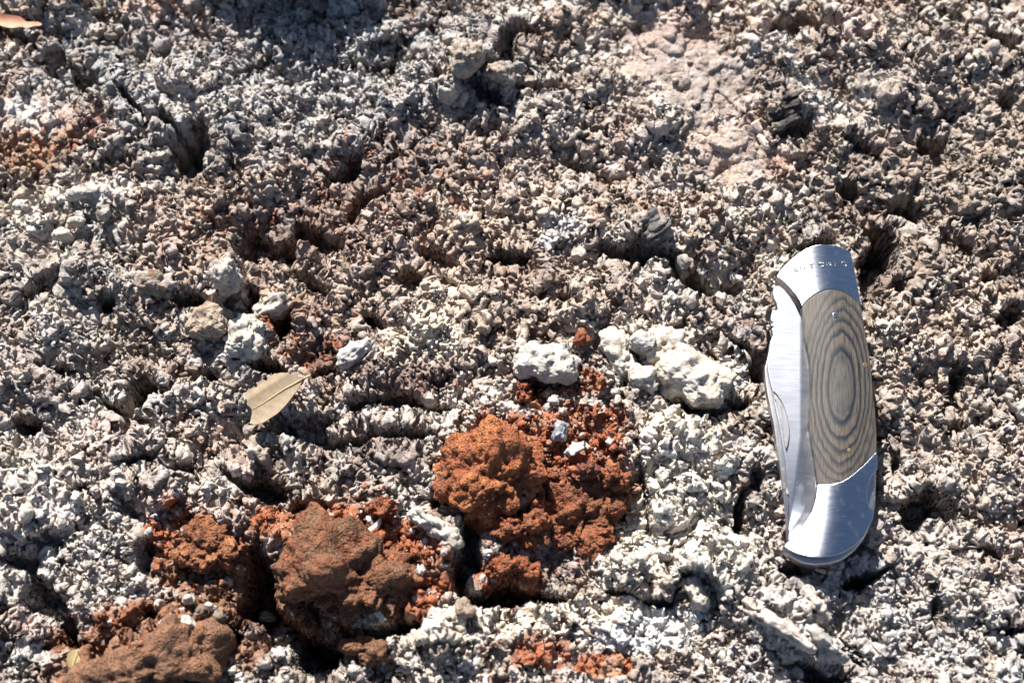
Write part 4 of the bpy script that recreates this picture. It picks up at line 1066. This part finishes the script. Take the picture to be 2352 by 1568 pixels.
# ================================================================== LOOSE CRUMBS
def crumbs(name, n, region, rmin, rmax, label, kind_cols, sink=.15, seed=1):
    r_ = np.random.RandomState(seed)
    V0_, F0 = ICO[2] if rmax < 1.5 else ICO[3]
    if rmax < 1.5: V0_, F0 = ICO2
    U = r_.uniform(region[0], region[2], n); Vv = r_.uniform(region[1], region[3], n)
    x, y = at(U, Vv)
    m = r_.rand(n)
    kk = poly_dist(U, Vv, KN) > 1.5
    x, y, m = x[kk], y[kk], m[kk]
    z, c = ground_z(x, y)
    rad = rmin + (rmax - rmin) * m ** 3
    nn = len(x)
    sc = rad[:, None] * r_.uniform(.65, 1.3, (nn, 3))
    ang = r_.rand(nn) * 6.28; ca, sa = np.cos(ang), np.sin(ang)
    base = V0_[None] * sc[:, None, :] * (1 + .22 * r_.randn(nn, len(V0_), 1))
    bx = base[..., 0] * ca[:, None] - base[..., 1] * sa[:, None]; by = base[..., 0] * sa[:, None] + base[..., 1] * ca[:, None]
    VV_ = np.stack([bx + x[:, None], by + y[:, None], base[..., 2] + (z + rad * (.5 - sink))[:, None]], -1).reshape(-1, 3) * MM
    FF = (F0[None] + (np.arange(nn) * len(V0_))[:, None, None]).reshape(-1, F0.shape[1])
    me = tri_mesh(name, VV_, FF)
    cc = c * r_.uniform(.75, 1.3, (nn, 1))
    w = r_.rand(nn) < .12
    cc[w] = np.asarray(PALE) * r_.uniform(.8, 1.2, (w.sum(), 1))
    set_tint(me, np.clip(np.repeat(cc, len(V0_), 0), .02, .85))
    return tag(link(name, me, M_EARTH), label, 'crumbs', kind='stuff')
ICO2 = ico(1)
if len(ICO2[0]) < 13:
    pass
crumbs('crust_crumbs', 5500, (-60, -60, 2412, 1630), .22, 1.15, 'loose mineral crumbs scattered over the pitted crust', None, seed=3)

crumbs('red_earth_crumbs', 1800, (980, 860, 1460, 1400), .3, 1.5, 'loose red and pale crumbs round the brick red clods', None, seed=5)
crumbs('brown_earth_crumbs', 1800, (180, 1130, 1000, 1568), .3, 1.5, 'loose brown crumbs round the mounds at lower left', None, seed=6)
# fine plant fibres caught in the crust
rf_ = np.random.RandomState(21)
Vf = []; Ff = []; Cf = []
for k in range(110):
    u, v = rf_.uniform(0, 2352), rf_.uniform(0, 1568)
    if poly_dist(np.array([u]), np.array([v]), KN)[0] < 30: continue
    x, y = [float(w) for w in at(u, v)]
    L_, a_ = rf_.uniform(2, 8), rf_.uniform(0, 6.28); bend = rf_.uniform(-.6, .6); rr = rf_.uniform(.06, .13)
    zc = float(ground_z(x, y)[0]) + .8
    col = (.42, .34, .22) if rf_.rand() < .6 else (.09, .065, .045)
    b0 = len(Vf)
    for i in range(7):
        t = i / 6; an = a_ + bend * t * 2
        px, py, pz = x + math.cos(an) * L_ * (t - .5), y + math.sin(an) * L_ * (t - .5), zc + rf_.uniform(-.2, .2) + 1.2 * math.sin(t * 3)
        for q in range(4):
            w = q * math.pi / 2
            Vf.append(((px - math.sin(an) * math.cos(w) * rr) * MM, (py + math.cos(an) * math.cos(w) * rr) * MM, (pz + math.sin(w) * rr) * MM)); Cf.append(col)
    for i in range(6):
        for q in range(4): Ff.append((b0 + i * 4 + q, b0 + i * 4 + (q + 1) % 4, b0 + i * 4 + 4 + (q + 1) % 4, b0 + i * 4 + 4 + q))
me = bpy.data.meshes.new('plant_fibres'); me.from_pydata(Vf, [], Ff); me.update(); smooth(me); set_tint(me, np.array(Cf))
tag(link('plant_fibres', me, M_CHALK), 'fine pale and dark plant fibres caught in the crust', 'plant fibres', kind='stuff')
